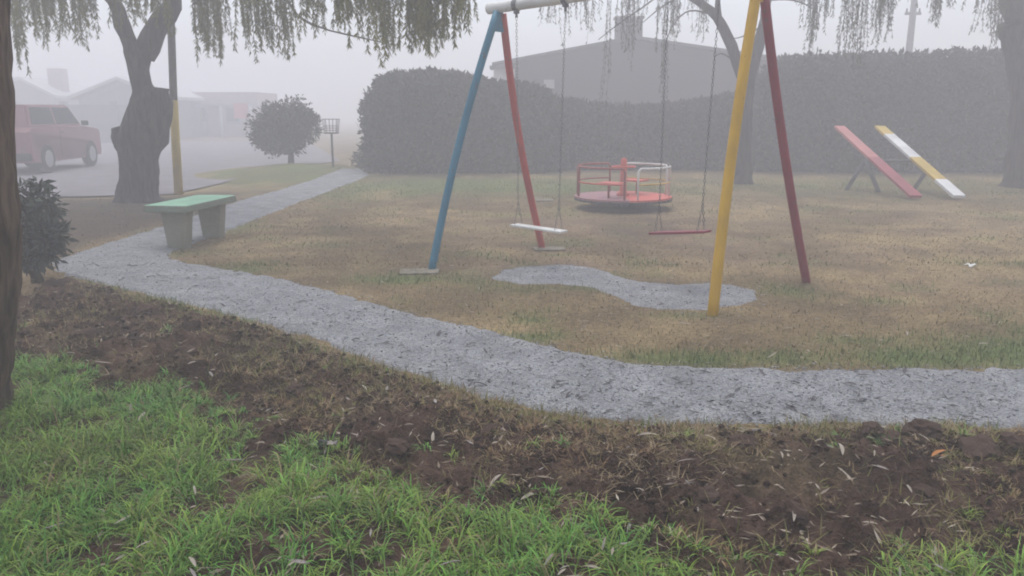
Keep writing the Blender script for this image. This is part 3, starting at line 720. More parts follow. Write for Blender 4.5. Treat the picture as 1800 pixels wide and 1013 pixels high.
def hedge(name, segs, label, n, cols, lf=.17, wd=.085, stems=()):
    """segs: list of (x, y, height, half depth) along the hedge; clipped leaf wall round a woody core"""
    t = empty(name, (segs[0][0], segs[0][1], 0)); tag(t, label, 'hedge'); ox, oy = segs[0][0], segs[0][1]
    A = np.array(segs, float); s = np.concatenate([[0], np.cumsum(np.hypot(np.diff(A[:, 0]), np.diff(A[:, 1])))])
    def ev(q): return [np.interp(q, s, A[:, k]) for k in range(4)]
    # woody core
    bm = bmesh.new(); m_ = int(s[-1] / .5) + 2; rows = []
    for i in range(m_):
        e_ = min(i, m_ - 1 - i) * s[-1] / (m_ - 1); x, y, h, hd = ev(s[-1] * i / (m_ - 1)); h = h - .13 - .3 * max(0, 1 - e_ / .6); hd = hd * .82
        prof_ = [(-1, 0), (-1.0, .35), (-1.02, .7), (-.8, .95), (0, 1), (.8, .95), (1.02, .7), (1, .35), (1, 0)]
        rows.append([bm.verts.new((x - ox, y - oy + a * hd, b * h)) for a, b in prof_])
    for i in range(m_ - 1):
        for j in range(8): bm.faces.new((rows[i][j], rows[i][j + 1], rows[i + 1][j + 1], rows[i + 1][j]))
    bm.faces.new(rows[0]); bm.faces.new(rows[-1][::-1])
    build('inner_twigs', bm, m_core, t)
    q = rng.random(n) * s[-1]; x, y, h, hd = ev(q); f = rng.random(n)
    side = rng.random(n); zz = np.where(side < .72, f ** .85 * h, h - rng.random(n) ** 1.3 * .5); yy = np.where(side < .62, -hd, np.where(side < .72, hd, rng.uniform(-1, 1, n) * hd))
    lump = (fbm(q + ox * 3.7, zz, .9, 4, 51) - .5) * .85
    rnd = np.clip((zz / h - .8) / .2, 0, 1) ** 2 * .28
    yy = yy * (1 - rnd) + np.where(yy < 0, -1, 1) * (lump * .9 + rng.normal(size=n) * .06); zz = zz + lump * np.where(side >= .72, .38, .1)
    endk = np.minimum(q, s[-1] - q); zz = zz * (1 - .2 * np.clip(1 - endk / .8, 0, 1) ** 2)
    stray = rng.random(n) < .03; zz = zz + stray * rng.random(n) * .1 * (side >= .72); P = np.stack([x - ox + rng.normal(size=n) * .06, y - oy + yy, np.maximum(zz, .03)], 1)
    D = rng.normal(size=(n, 3)); D[:, 1] += np.where(yy < 0, -.7, .7); D[:, 2] += .1
    leaves('foliage', P, D, rng.normal(size=(n, 3)), lf * rng.uniform(.6, 1.3, n), wd * rng.uniform(.7, 1.3, n), mixc(cols[0], cols[1], np.clip(.6 * rng.random(n) + .9 * (fbm(q, zz, 1.3, 3, 91) - .3), 0, 1)), m_bleaf, t)
    return t
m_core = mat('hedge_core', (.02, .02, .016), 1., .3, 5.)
hc = ((.026, .030, .022), (.055, .060, .04))
hy = 22.3
hx = lambda u, Y=hy: at(u, 300, Y).x
t = hedge('hedge', [(hx(652), hy, 2.35, .9), (hx(680), hy, 2.62, .9), (hx(770), hy + .1, 2.72, .95), (hx(830), hy + .2, 2.62, .9), (hx(880), hy + .3, 2.45, .8), (hx(985), hy + .5, 2.32, .6)], 'tall rounded hedge where the gravel path ends, left of the house', 17000, hc)
bm = bmesh.new(); tube(bm, [(-.05, -.2, -.05), (-.08, -.2, 1.3)], .05, 8); build('stem', bm, m_bark, t)
t = hedge('hedge', [(hx(1318, 22.8), 22.8, 3.05, .6), (hx(1400, 22.8), 22.8, 3.12, .7), (hx(1560, 22.8), 22.7, 3.16, .75), (hx(1700, 22.8), 22.6, 3.2, .75), (hx(1850, 22.8), 22.6, 3.2, .75), (hx(2150, 22.8), 22.6, 3.2, .75)], 'long straight hedge as tall as a wall, behind the seesaw', 26000, ((.030, .033, .027), (.062, .064, .05)))
x_, y_ = G(640, 302)
bush('low_shrub', (x_ + .1, y_ + .6, 0), 'low rounded shrub at the foot of the tall rounded hedge', 'shrub', [(0, 0, .28, .55, .4, .36), (.4, .1, .35, .4, .4, .4)], 2200, .1, .045, hc)

# ================================================================== litter basket, poles
m_wire = mat('wire_grey', (.10, .10, .11), .6, .2, 20)
lx, ly = G(586, 303)
t = empty('litter_basket', (lx, ly, 0)); tag(t, 'open wire litter basket raised on a thin post by the path', 'litter basket')
bm = bmesh.new(); tube(bm, [(0, 0, -.05), (0, 0, 1.08)], .03, 10); build('post', bm, m_wire, t)
bm = bmesh.new(); w2, w3 = .20, .165; z0, z1 = 1.08, 1.44
def quad(w, z, r): 
    c = [(-w, -w, z), (w, -w, z), (w, w, z), (-w, w, z)]
    for k in range(4): tube(bm, [c[k], c[(k + 1) % 4]], r, 6)
quad(w2, z1, .010)
for f in (.17, .34, .5): quad(w3 + (w2 - w3) * f, z0 + (z1 - z0) * f, .006)
for k in range(4):
    for j in range(5):
        a = -1 + 2 * j / 4; p = [(a, -1), (1, a), (-a, 1), (-1, -a)][k]
        tube(bm, [(p[0] * w3, p[1] * w3, z0), (p[0] * w2, p[1] * w2, z1)], .005, 5)
build('basket', bm, m_wire, t)
bm = bmesh.new(); box(bm, (0, 0, z0 - .012), (.34, .34, .03), 0, .004); build('base_plate', bm, m_iron, t)
m_pole = mat('weathered_pole', (.16, .15, .15), .9, .25, 8.); m_pyel = paint('pole_yellow', (.50, .36, .05), amount=.34)
ux, uy = G(314, 341)
t = empty('utility_pole', (ux, uy, 0)); tag(t, 'slim street pole with a yellow painted foot behind the bench', 'pole')
bm = bmesh.new(); tube(bm, [(0, 0, -.1), (.03, 0, .9), (.07, 0, 1.85)], [.088, .085, .08], 14); build('painted_foot', bm, m_pyel, t)
bm = bmesh.new(); tube(bm, [(.07, 0, 1.85), (.22, 0, 4.4), (.38, 0, 7.0)], [.074, .068, .055], 14); build('shaft', bm, m_pole, t)
bm = bmesh.new(); tube(bm, [(-.14, 0, 6.7), (.86, 0, 6.7)], .04, 8); build('cross_arm', bm, m_pole, t)
p = at(1601, 60, 34)
t = empty('utility_pole', (p.x, 34, 0)); tag(t, 'bare utility pole with a short cross arm rising behind the tall straight hedge', 'pole')
bm = bmesh.new(); tube(bm, [(0, 0, -.1), (0, 0, 7.6)], [.17, .11], 12); build('shaft', bm, m_pole, t)
zc = at(1601, 24, 34).z; bm = bmesh.new(); tube(bm, [(-.32, 0, zc), (.32, 0, zc)], .06, 8); build('cross_arm', bm, m_pole, t)
for q in (-.26, .26):
    bm = bmesh.new(); tube(bm, [(q, 0, zc), (q, 0, zc + .2)], [.05, .03], 8); build('insulator', bm, m_iron, t)

# ================================================================== house behind
def brick_mat(name, c1, c2, mortar, scale=1.):
    m = bpy.data.materials.new(name); m.use_nodes = True; t = m.node_tree; n = t.nodes; L = t.links; b = n['Principled BSDF']; b.inputs['Roughness'].default_value = .95
    tc = n.new('ShaderNodeTexCoord'); mp = n.new('ShaderNodeMapping'); mp.inputs['Rotation'].default_value = (R(90), 0, 0); L.new(tc.outputs['Object'], mp.inputs[0])
    br = n.new('ShaderNodeTexBrick'); br.inputs['Scale'].default_value = 1.; br.inputs['Brick Width'].default_value = .25; br.inputs['Row Height'].default_value = .075; br.inputs['Mortar Size'].default_value = .01
    br.inputs['Color1'].default_value = (*c1, 1); br.inputs['Color2'].default_value = (*c2, 1); br.inputs['Mortar'].default_value = (*mortar, 1)
    L.new(mp.outputs[0], br.inputs['Vector']); L.new(br.outputs[0], b.inputs['Base Color']); return m
m_brick = brick_mat('house_brick', (.085, .062, .058), (.07, .052, .05), (.085, .078, .076)); m_roof = mat('roof_sheet', (.12, .11, .115), .8, .2, 4.); m_trim = mat('pale_trim', (.5, .49, .47), .8, .15, 6.); m_glass = mat('window_glass', (.03, .035, .04), .15, .1, 2., spec=.5)
HY = 32.0
pl, pk, pr_ = at(872, 110, HY), at(1112, 64, HY), at(1372, 102, HY)
H = empty('brick_house', ((pl.x + pr_.x) / 2, HY, 0)); tag(H, 'low-gabled brick house with a chimney rising behind the hedge', 'house')
ox = H.location.x; D_ = 9.0
def prism(name, pts, y0, y1, m, parent):
    bm = bmesh.new(); a = [bm.verts.new((x, y0, z)) for x, z in pts]; b = [bm.verts.new((x, y1, z)) for x, z in pts]; n = len(pts)
    bm.faces.new(a); bm.faces.new(b[::-1])
    for k in range(n): bm.faces.new((a[k], b[k], b[(k + 1) % n], a[(k + 1) % n]))
    return build(name, bm, m, parent)
prism('wall', [(pl.x - ox + .25, 0), (pr_.x - ox - .25, 0), (pr_.x - ox - .25, pr_.z - .12), (pk.x - ox, pk.z - .14), (pl.x - ox + .25, pl.z - .10)], 0, D_, m_brick, H)
rf = prism('roof', [(pl.x - ox - .15, pl.z - .13), (pk.x - ox, pk.z - .12), (pr_.x - ox + .15, pr_.z - .13), (pr_.x - ox + .15, pr_.z - .02), (pk.x - ox, pk.z + .0), (pl.x - ox - .15, pl.z - .02)], -.35, D_ + .3, m_roof, H)
c0 = at(1082, 60, HY + 1.5); c1 = at(1128, 34, HY + 1.5); bm = bmesh.new(); box(bm, ((c0.x + c1.x) / 2 - ox, 1.5, (3.6 + c1.z) / 2), (c1.x - c0.x, .7, c1.z - 3.6), 0, .01); ch = build('chimney', bm, m_brick, H)
bm = bmesh.new(); box(bm, ((c0.x + c1.x) / 2 - ox, 1.5, c1.z + .04), (c1.x - c0.x + .14, .84, .08), 0, .01); build('chimney_cap', bm, m_conc, ch)
p = at(965, 148, HY); bm = bmesh.new(); box(bm, (p.x - ox, -.04, p.z), (.42, .12, .34), 0, .02); build('wall_lamp', bm, m_trim, H)
for u in (1010, 1240):
    p = at(u, 215, HY); bm = bmesh.new(); box(bm, (p.x - ox, -.01, 1.55), (1.3, .06, 1.1), 0, .01); wn = build('window', bm, m_trim, H)
    for q in (-.3, .3): bm = bmesh.new(); box(bm, (p.x - ox + q, -.045, 1.55), (.54, .02, .96)); build('pane', bm, m_glass, wn)
t = hedge('hedge', [(hx(960, 23.4), 23.4, 2.15, .5), (hx(1020, 23.4), 23.4, 1.9, .5), (hx(1110, 23.4), 23.5, 1.75, .5), (hx(1200, 23.4), 23.5, 1.9, .5), (hx(1290, 23.4), 23.4, 2.2, .5), (hx(1350, 23.4), 23.4, 2.6, .5)], 'uneven brownish hedge in front of the brick house, between the other hedges', 14000, ((.046, .038, .033), (.078, .062, .052)))
# side annex left of the gable
p0, p1 = at(868, 125, 30.8), at(905, 105, 30.8)
t = empty('brick_annex', ((p0.x + p1.x) / 2, 31.0, 0)); tag(t, 'narrow pale annex against the left side of the brick house', 'annex')
bm = bmesh.new(); box(bm, (0, 0, p1.z / 2 - .15), (p1.x - p0.x, .9, p1.z - .35), 0, 0); build('wall', bm, m_trim, t)
bm = bmesh.new(); box(bm, (0, 0, p1.z - .29), (p1.x - p0.x + .3, 1.2, .10), 0, .01); build('roof', bm, m_roof, t)

# ================================================================== buildings across the street
m_wall1 = mat('pinkish_plaster', (.40, .28, .28), .95, .15, 2.); m_wall2 = mat('grey_plaster', (.26, .25, .26), .95, .15, 2.); m_wroof = mat('pale_sheet_roof', (.5, .5, .5), .6, .1, 2.); m_signred = paint('red_sign_paint', (.55, .06, .07)); m_shut = mat('grey_shutter', (.20, .20, .22), .8, .2, 5.)
def bshop():
    Y = 56.; a, b = at(296, 200, Y), at(452, 200, Y); ztop = at(350, 162, Y).z; zrf = at(350, 185, Y).z
    t = empty('shop_building', ((a.x + b.x) / 2, Y, 0)); tag(t, 'pinkish shop building across the street with white porch posts and a red sign', 'building'); ox = t.location.x; wdt = b.x - a.x
    bm = bmesh.new(); box(bm, (0, 2.6, ztop / 2), (wdt, 5, ztop)); build('wall', bm, m_wall1, t)
    bm = bmesh.new(); box(bm, (0, -.8, zrf), (wdt - .1, 1.8, .14), 0, .02); rf = build('porch_roof', bm, m_wall2, t)
    for u in (330, 388, 440):
        p = at(u, 200, Y - 1.5); bm = bmesh.new(); tube(bm, [(p.x - ox, -1.5, -.05), (p.x - ox, -1.5, zrf - .07)], .11, 10); build('porch_post', bm, m_wroof, t)
    p = at(424, 195, Y - 1.7); bm = bmesh.new(); box(bm, (p.x - ox, -1.76, p.z), (.95, .08, 1.0), 0, .01); build('sign_board', bm, m_signred, t)
    for k, u in enumerate((318, 355, 412)):
        p = at(u, 250, Y); bm = bmesh.new(); box(bm, (p.x - ox, .08, 1.1 if k == 1 else 1.45), (1.0, .08, 2.1 if k == 1 else 1.2)); wn = build('door' if k == 1 else 'window', bm, m_shut, t)
        bm = bmesh.new(); box(bm, (p.x - ox, .03, 1.5), (.8, .02, .9)); build('pane', bm, m_glass, wn)
bshop()
def bhouse(u0, u1, vr, ve, Y, wallm, roofm, label, ridge_u, name='low_house', chim=None):
    a, b = at(u0, ve, Y), at(u1, ve, Y); r = at(ridge_u, vr, Y)
    t = empty(name, ((a.x + b.x) / 2, Y, 0)); tag(t, label, 'house'); ox = t.location.x
    prism('wall', [(a.x - ox + .2, 0), (b.x - ox - .2, 0), (b.x - ox - .2, b.z - .1), (r.x - ox, r.z - .12), (a.x - ox + .2, a.z - .1)], 0, 7, wallm, t)
    rf = prism('roof', [(a.x - ox - .2, a.z - .12), (r.x - ox, r.z - .10), (b.x - ox + .2, b.z - .12), (b.x - ox + .2, b.z + .08), (r.x - ox, r.z + .1), (a.x - ox - .2, a.z + .08)], -.5, 7.2, roofm, t)
    if chim:
        c0, c1 = at(chim[0], chim[2], Y + 2), at(chim[1], chim[2], Y + 2); bm = bmesh.new(); box(bm, ((c0.x + c1.x) / 2 - ox, 2, c0.z / 2 + .9), (c1.x - c0.x, .9, c0.z - 1.8)); build('chimney', bm, m_wall1, rf)
    w = b.x - a.x
    for q in (-.25, .2):
        bm = bmesh.new(); box(bm, (w * q, -.02, 1.35), (1.2, .08, 1.0)); wn = build('window', bm, m_trim, t); bm = bmesh.new(); box(bm, (w * q, -.065, 1.35), (1.0, .02, .8)); build('pane', bm, m_glass, wn)
bhouse(132, 290, 138, 172, 50., m_wall2, m_wroof, 'low house with a white-edged gable roof seen past the old willow trunk', 212)
bhouse(-120, 100, 138, 170, 58., m_wall2, m_wroof, 'long low house with a pale sheet roof and pink chimney behind the parked car', 40, chim=(88, 112, 121))
# low boundary wall across the street
a, b = at(-60, 250, 44), at(300, 250, 44)
m_bw = mat('boundary_plaster', (.25, .235, .245), .95, .2, 1.5)
t = empty('boundary_wall', ((a.x + b.x) / 2, 44, 0)); tag(t, 'plain grey boundary wall running behind the parked car', 'wall')
bm = bmesh.new(); box(bm, (0, 0, 1.0), (b.x - a.x, .2, 2.1)); build('brickwork', bm, m_bw, t)
for k in range(5):
    bm = bmesh.new(); box(bm, ((b.x - a.x) * (k / 4 - .5) * .96, -.02, 1.08), (.32, .32, 2.3), 0, .01); build('pier', bm, m_bw, t)

# ================================================================== parked cars
m_tyre = mat('tyre_rubber', (.018, .018, .019), .9, .2, 20); m_rim = mat('steel_rim', (.35, .35, .36), .4, .1, 20, metallic=.5); m_carR = mat('red_car_paint', (.26, .10, .11), .35, .06, 2., spec=.5); m_lamp = mat('headlamp_glass', (.65, .65, .65), .15, .1, 9., spec=.6); m_blackp = mat('black_plastic', (.03, .03, .032), .6, .2, 9.)
def car(loc, rz, body, label, L, Wd, belt, roof, hood, xw, xs_, wb, wr, glassm=None):
    """nose along +x. belt/hood heights, xw = windscreen base, xs_ = roof front/back, wb = wheel centres"""
    t = empty('parked_car', loc, rz); tag(t, label, 'car'); hw = Wd / 2; x0, x1 = -L / 2, L / 2
    def arch(c):   # wheel arch, front to back, on the lower edge
        return [(c + (wr + .06) * math.cos(a), wr * .95 + (wr + .06) * math.sin(a)) for a in np.linspace(-.35, math.pi + .35, 9)]
    low = [(x1 - .06, .32), (x1, .45), (x1 - .01, hood - .16), (x1 - .1, hood - .04), (xw, belt), (x0 + .12, belt), (x0 + .02, belt - .12), (x0, .5), (x0 + .05, .32)]
    outl = low + arch(wb[1])[::-1] + [] 
    outl = low[:] + [(p[0], max(p[1], .28)) for p in arch(wb[0])[::-1]] + [(p[0], max(p[1], .28)) for p in arch(wb[1])[::-1]]
    bm = bmesh.new(); n = len(outl); rows = []
    for yy, ins in ((-hw, .03), (-hw + .05, 0), (hw - .05, 0), (hw, .03)):
        mid = (0, .75); rows.append([bm.verts.new((mid[0] + (x - mid[0]) * (1 - ins * .4), yy, mid[1] + (z - mid[1]) * (1 - ins))) for x, z in outl])
    for r in range(3):
        for k in range(n): bm.faces.new((rows[r][k], rows[r][(k + 1) % n], rows[r + 1][(k + 1) % n], rows[r + 1][k]))
    bm.faces.new(rows[0]); bm.faces.new(rows[3][::-1])
    build('body', bm, body, t)
    # cabin
    gb = [(xw, belt - .02), (xs_[0], roof), (xs_[1], roof - .02), (x0 + .18, belt - .02)]
    bm = bmesh.new(); lo = hw - .06; hi_ = hw - .2; A = []; B_ = []
    for k, (x, z) in enumerate(gb):
        ww = lo if k in (0, 3) else hi_; A.append(bm.verts.new((x, -ww, z))); B_.append(bm.verts.new((x, ww, z)))
    bm.faces.new(A); bm.faces.new(B_[::-1])
    for k in range(4): bm.faces.new((A[k], A[(k + 1) % 4], B_[(k + 1) % 4], B_[k]))
    bmesh.ops.bevel(bm, geom=bm.edges[:], offset=.04, segments=2, affect='EDGES')
    cab = build('cabin', bm, body, t)
    def pane(pts, nm):
        bm = bmesh.new(); bm.faces.new([bm.verts.new(p) for p in pts]); r = bmesh.ops.solidify(bm, geom=bm.faces[:], thickness=.012); build(nm, bm, m_glass, cab)
    def gp(x, f, s):      # point on the cabin side at height fraction f
        return (x, s * (lo + (hi_ - lo) * f + .006), belt + (roof - belt) * f)
    def fx(f): return xw + (xs_[0] - xw) * f
    def bx_(f): return (x0 + .18) + (xs_[1] - x0 - .18) * f
    mid = (xs_[0] + xs_[1]) / 2 + .1
    for s in (-1, 1):
        pane([gp(fx(.12) - .1, .12, s), gp(fx(.86) - .1, .86, s), gp(mid + .05, .86, s), gp(mid + .05, .12, s)], 'side_window')
        pane([gp(mid - .05, .12, s), gp(mid - .05, .86, s), gp(bx_(.86) + .14, .86, s), gp(bx_(.12) + .14, .12, s)], 'side_window')
        bm = bmesh.new(); box(bm, (xw - .12, s * (hw + .07), belt + .08), (.12, .18, .14), 0, .03); build('mirror', bm, m_blackp, t)
        bm = bmesh.new(); box(bm, (mid + .12, s * (hw + .012), belt - .16), (.16, .025, .03), 0, .006); build('door_handle', bm, m_blackp, t)
        bm = bmesh.new(); box(bm, (mid, s * (hw + .001), (belt + .4) / 2), (.014, .006, belt - .45)); build('door_seam', bm, m_blackp, t)
        bm = bmesh.new(); box(bm, (x1 - .06, s * (hw - .24), hood - .2), (.14, .32, .15), 0, .03); build('headlight', bm, m_lamp, t)
        bm = bmesh.new(); box(bm, (x0 + .02, s * (hw - .15), belt - .25), (.08, .18, .26), 0, .02); build('tail_light', bm, m_carR, t)
        for c in wb:
            wh = empty('wheel', (c, s * (hw - .07), wr)); wh.parent = t
            bm = bmesh.new(); tube(bm, [(0, -.1, 0), (0, -.085, 0), (0, .085, 0), (0, .1, 0)], [wr - .03, wr, wr, wr - .03], 26); build('tyre', bm, m_tyre, wh)
            bm = bmesh.new(); tube(bm, [(0, s * .07, 0), (0, s * .106, 0)], [wr * .66, wr * .6], 20); build('rim', bm, m_rim, wh)
    def fw(x, f, y): return (x + .012, y * (lo + (hi_ - lo) * f - .07), belt + (roof - belt) * f)
    pane([fw(fx(.1), .1, -1), fw(fx(.1), .1, 1), fw(fx(.9), .9, 1), fw(fx(.9), .9, -1)], 'windscreen')
    bm = bmesh.new(); box(bm, (x1 - .01, 0, .46), (.14, Wd - .06, .2), 0, .04); build('bumper', bm, m_blackp, t)
    bm = bmesh.new(); box(bm, (x0 + .01, 0, .46), (.14, Wd - .06, .2), 0, .04); build('bumper', bm, m_blackp, t)
    bm = bmesh.new(); box(bm, (x1 - .005, 0, hood - .22), (.05, Wd - .9, .13), 0, .02); build('grille', bm, m_blackp, t)
    return t
CH = R(96); hd_ = Vector((math.cos(CH), math.sin(CH), 0)); rt_ = Vector((math.sin(CH), -math.cos(CH), 0))
q = at(77, 285, 21.6); c = Vector((q.x, 21.6, 0)) + hd_ * 1.4 - rt_ * .8; c.z = .02
car(c, CH, m_carR, 'tall dull red car parked beside the street, half hidden by the near trunk', 4.5, 1.85, 1.22, 1.82, 1.16, 1.15, (.6, -1.85), (1.45, -1.4), .38)

# ================================================================== grass, straw, leaf litter
m_blade = mat('grass_blade', (.1, .15, .05), .6, .12, 5., attr=True, spec=.35, trans=.16)
m_straw = mat('straw', (.2, .15, .09), .85, .15, 5., attr=True, spec=.15)
def frustum(x, y, m=.35): return np.abs(x) < .66 * y + m
# lush green grass in the foreground
NT_ = 12000
tx = rng.uniform(-3.6, 4.2, NT_); ty = rng.uniform(1.7, 5.6, NT_); wx, wy = warp(tx, ty, .18, 3.0); g = signed(wx, wy, GREEN)
tuft = fbm(tx, ty, 3.5, 3, 61)
p_ = sstep(-.12, .10, g) * (.3 + .7 * sstep(.32, .55, tuft)) * (1 - .6 * sstep(-.2, 1.3, tx)) + .035 * (signed(tx, ty, SOIL) > .02) * sstep(.5, .62, tuft)
k = (rng.random(NT_) < p_) & frustum(tx, ty); tx, ty, g, tuft = tx[k], ty[k], g[k], tuft[k]; nt_ = len(tx)
thue = rng.random(nt_) * .6 + fbm(tx, ty, 1.6, 3, 62) * .4; tsz = (.55 + .9 * rng.random(nt_) ** 1.3) * (.6 + .8 * tuft) * (.5 + .5 * sstep(-.05, .3, g)) * .82; tdir = rng.random(nt_) * 6.28
cnt = rng.integers(14, 30, nt_); tid = np.repeat(np.arange(nt_), cnt); n = len(tid)
rr = rng.random(n) ** .6 * .045 * tsz[tid]; ra = rng.random(n) * 6.28
x = tx[tid] + rr * np.cos(ra); y = ty[tid] + rr * np.sin(ra)
P = np.stack([x, y, ground_z(x, y) - .008], 1)
Hh = (.06 + .11 * rng.random(n)) * tsz[tid] * 1.15
C = mixc((.05, .25, .035), (.24, .30, .04), thue[tid]) * rng.uniform(.45, 1.35, (n, 1))
dry = rng.random(n) < .07 + .25 * (thue[tid] > .78); C[dry] = np.array((.25, .20, .095)) * rng.uniform(.6, 1.2, (dry.sum(), 1))
az_ = np.where(rng.random(n) < .65, ra, tdir[tid]) + rng.normal(size=n) * .6
o = blades('green_grass', P, Hh, rng.uniform(.0038, .0085, n), az_, rng.uniform(.05, .6, n), rng.uniform(.9, 3.2, n), C, m_blade, 4)
tag(o, 'lush green grass growing in the foreground below the dug soil', 'grass', kind='stuff')
# dry straw and dead roots on the dug soil, sparse green shoots at its edges
N = 150000
x = rng.uniform(-4.2, 4.4, N); y = rng.uniform(1.6, 7.6, N); s = signed(*warp(x, y, .08, 5), SOIL); g = signed(x, y, GREEN)
q = fbm(x, y, 3.2, 4, 71); edge = sstep(.42, .02, s) * (s > -.03)
p_ = (s > -.03) * (sstep(.5, .66, q) * .75 + .06 + edge * .6 * sstep(.3, .55, fbm(x, y, 2.3, 3, 77))) * sstep(.25, -.05, g) + (g > .1) * .02
k = (rng.random(N) < p_) & frustum(x, y); x, y, s, q, edge = x[k], y[k], s[k], q[k], edge[k]; n = len(x)
P = np.stack([x, y, ground_z(x, y)], 1)
C = mixc((.10, .072, .05), (.29, .225, .13), rng.random(n) ** 1.3); zone = fbm(x, y, 1.7, 3, 78); olive = rng.random(n) < .75 * sstep(.45, .62, zone); C[olive] = mixc((.11, .115, .04), (.20, .18, .07), rng.random(olive.sum()))
gr_ = rng.random(n) < edge * .55 * sstep(.5, .62, fbm(x, y, 1.9, 3, 79)); C[gr_] = mixc((.07, .16, .03), (.14, .19, .04), rng.random(gr_.sum()))
o = blades('dry_straw', P, rng.uniform(.03, .11, n), rng.uniform(.0028, .0065, n), rng.random(n) * 6.283, np.where(gr_ | olive, rng.uniform(.2, .85, n), rng.uniform(.55, .97, n)), rng.uniform(-.1, .9, n), C, m_straw, 2)
tag(o, 'dry straw and withered shoots strewn over the dug soil', 'straw', kind='stuff')
# matted withered tufts: tan, straw and olive clumps
N = 17000; tx = rng.uniform(-4.2, 4.4, N); ty = rng.uniform(1.9, 7.6, N); sg = signed(*warp(tx, ty, .08, 5), SOIL); g = signed(*warp(tx, ty, .18, 3.0), GREEN); q = fbm(tx, ty, 2.1, 4, 171)
p_ = (sg > .0) * sstep(.12, -.12, g) * (sstep(.44, .58, q) * .85 + .03 + .5 * sstep(.3, .03, sg) * sstep(-1.6, .6, tx)) * (.45 + .55 * sstep(-2.2, .4, tx))
k = (rng.random(N) < p_) & frustum(tx, ty); tx, ty, q, sg = tx[k], ty[k], q[k], sg[k]; nt_ = len(tx)
cnt = rng.integers(10, 24, nt_); tid = np.repeat(np.arange(nt_), cnt); n = len(tid); sz = rng.uniform(.5, 1.3, nt_)
ra = rng.random(n) * 6.28; rr = rng.random(n) ** .7 * .06 * sz[tid]; x = tx[tid] + rr * np.cos(ra); y = ty[tid] + rr * np.sin(ra)
kind_ = rng.random(nt_) * .5 + fbm(tx, ty, 1.3, 3, 172) * .5; kk = kind_[tid]
C = mixc((.16, .115, .06), (.30, .225, .125), rng.random(n)); ol = (kk > .52) & (rng.random(n) < .8); C[ol] = mixc((.10, .11, .032), (.20, .185, .06), rng.random(ol.sum())); rd = (kk < .42) & (rng.random(n) < .6); C[rd] = mixc((.15, .085, .045), (.24, .15, .085), rng.random(rd.sum()))
o = blades('withered_tufts', np.stack([x, y, ground_z(x, y) - .004], 1), rng.uniform(.03, .085, n) * sz[tid], rng.uniform(.003, .0065, n), ra + rng.normal(size=n) * .8, rng.uniform(.2, .85, n), rng.uniform(.2, 2.2, n), C, m_straw, 3)
tag(o, 'matted withered grass tufts in tan and olive on the dug soil', 'dead grass', kind='stuff')
# short worn lawn: dead tan blades and green tufts
def lawn(N, ylo, yhi, hs, ws, segs, pw):
    y = ylo + (yhi - ylo) * rng.random(N) ** pw; x = rng.uniform(-.68, .68, N) * y
    wx, wy = warp(x, y, .05, 5); k = (signed(wx, wy, PATH) < .015) & (signed(*warp(x, y, .04, 6), PATCH) < .0) & (signed(wx, wy, SOIL) < .03)
    x, y = x[k], y[k]; b = bareness(x, y); gr = greenness(x, y); k = rng.random(len(x)) > b * .85; x, y, gr = x[k], y[k], gr[k]
    v = signed(x, y, VERGE) > .1; road = (y > 15.4) & (x < -4.6 - (y - 15.) * .05)
    k = ~road & ~(v & (rng.random(len(x)) < .5)); x, y, gr = x[k], y[k], gr[k]; n = len(x)
    isg = rng.random(n) < np.clip(gr * 1.25, 0, .95)
    C = mixc((.15, .11, .058), (.285, .222, .115), rng.random(n)); C[isg] = mixc((.105, .15, .05), (.17, .19, .075), rng.random(isg.sum()))
    v = signed(x, y, VERGE) > 0; C[v] *= .55
    P = np.stack([x, y, ground_z(x, y) - .003], 1); H_ = rng.uniform(*hs, n) * np.where(isg, 1.5, 1.); W_ = rng.uniform(*ws, n)
    return blades('lawn_grass', P, H_, W_, rng.random(n) * 6.283, np.where(isg, rng.uniform(.1, .7, n), rng.uniform(.35, .95, n)), rng.uniform(0, .8, n), C, m_straw, segs)
o = lawn(110000, 3.9, 8.6, (.018, .05), (.003, .007), 2, 1.25); tag(o, 'short worn brown grass between the path and the swings', 'grass', kind='stuff')
o = lawn(110000, 8.4, 23.5, (.02, .045), (.007, .015), 1, 1.2); tag(o, 'short patchy lawn around the merry-go-round and the seesaw', 'grass', kind='stuff')

# loose stones on the path
def stones(name, x, y, r, cols, m, lift=.2, label=None, cat=None, zf=None):
    n = len(x); z = zf(x, y)
    base = np.array([(1, 0, 0), (0, 1, 0), (-1, 0, 0), (0, -1, 0), (0, 0, .8), (0, 0, -.8)], float)
    V = base[None] * (r[:, None, None] * rng.uniform(.6, 1.3, (n, 6, 1))); th = rng.random(n) * 6.28; c, s_ = np.cos(th)[:, None], np.sin(th)[:, None]
    Vx = V[:, :, 0] * c - V[:, :, 1] * s_; Vy = V[:, :, 0] * s_ + V[:, :, 1] * c
    V = np.stack([Vx + x[:, None], Vy + y[:, None], V[:, :, 2] * .8 + (z + r * lift)[:, None]], -1)
    F = np.array([(0, 1, 4), (1, 2, 4), (2, 3, 4), (3, 0, 4), (1, 0, 5), (2, 1, 5), (3, 2, 5), (0, 3, 5)])
    o = npmesh(name, V.reshape(-1, 3), (np.arange(n)[:, None, None] * 6 + F[None]).reshape(-1, 3), m, None, np.repeat(cols, 6, 0)); return tag(o, label, cat, kind='stuff')
m_stone = mat('gravel_stone', (.3, .3, .3), .9, .2, 30., attr=True, spec=.2)
N = 42000; y = 3.6 + 6.5 * rng.random(N) ** 1.4; x = rng.uniform(-.68, .68, N) * y; wx, wy = warp(x, y, .05, 5)
d_ = np.maximum(signed(wx, wy, PATH), signed(*warp(x, y, .04, 6), PATCH)); k = (d_ > 0) | ((d_ > -.14) & (rng.random(N) < .35)); x, y, d_ = x[k], y[k], d_[k]; n = len(x)
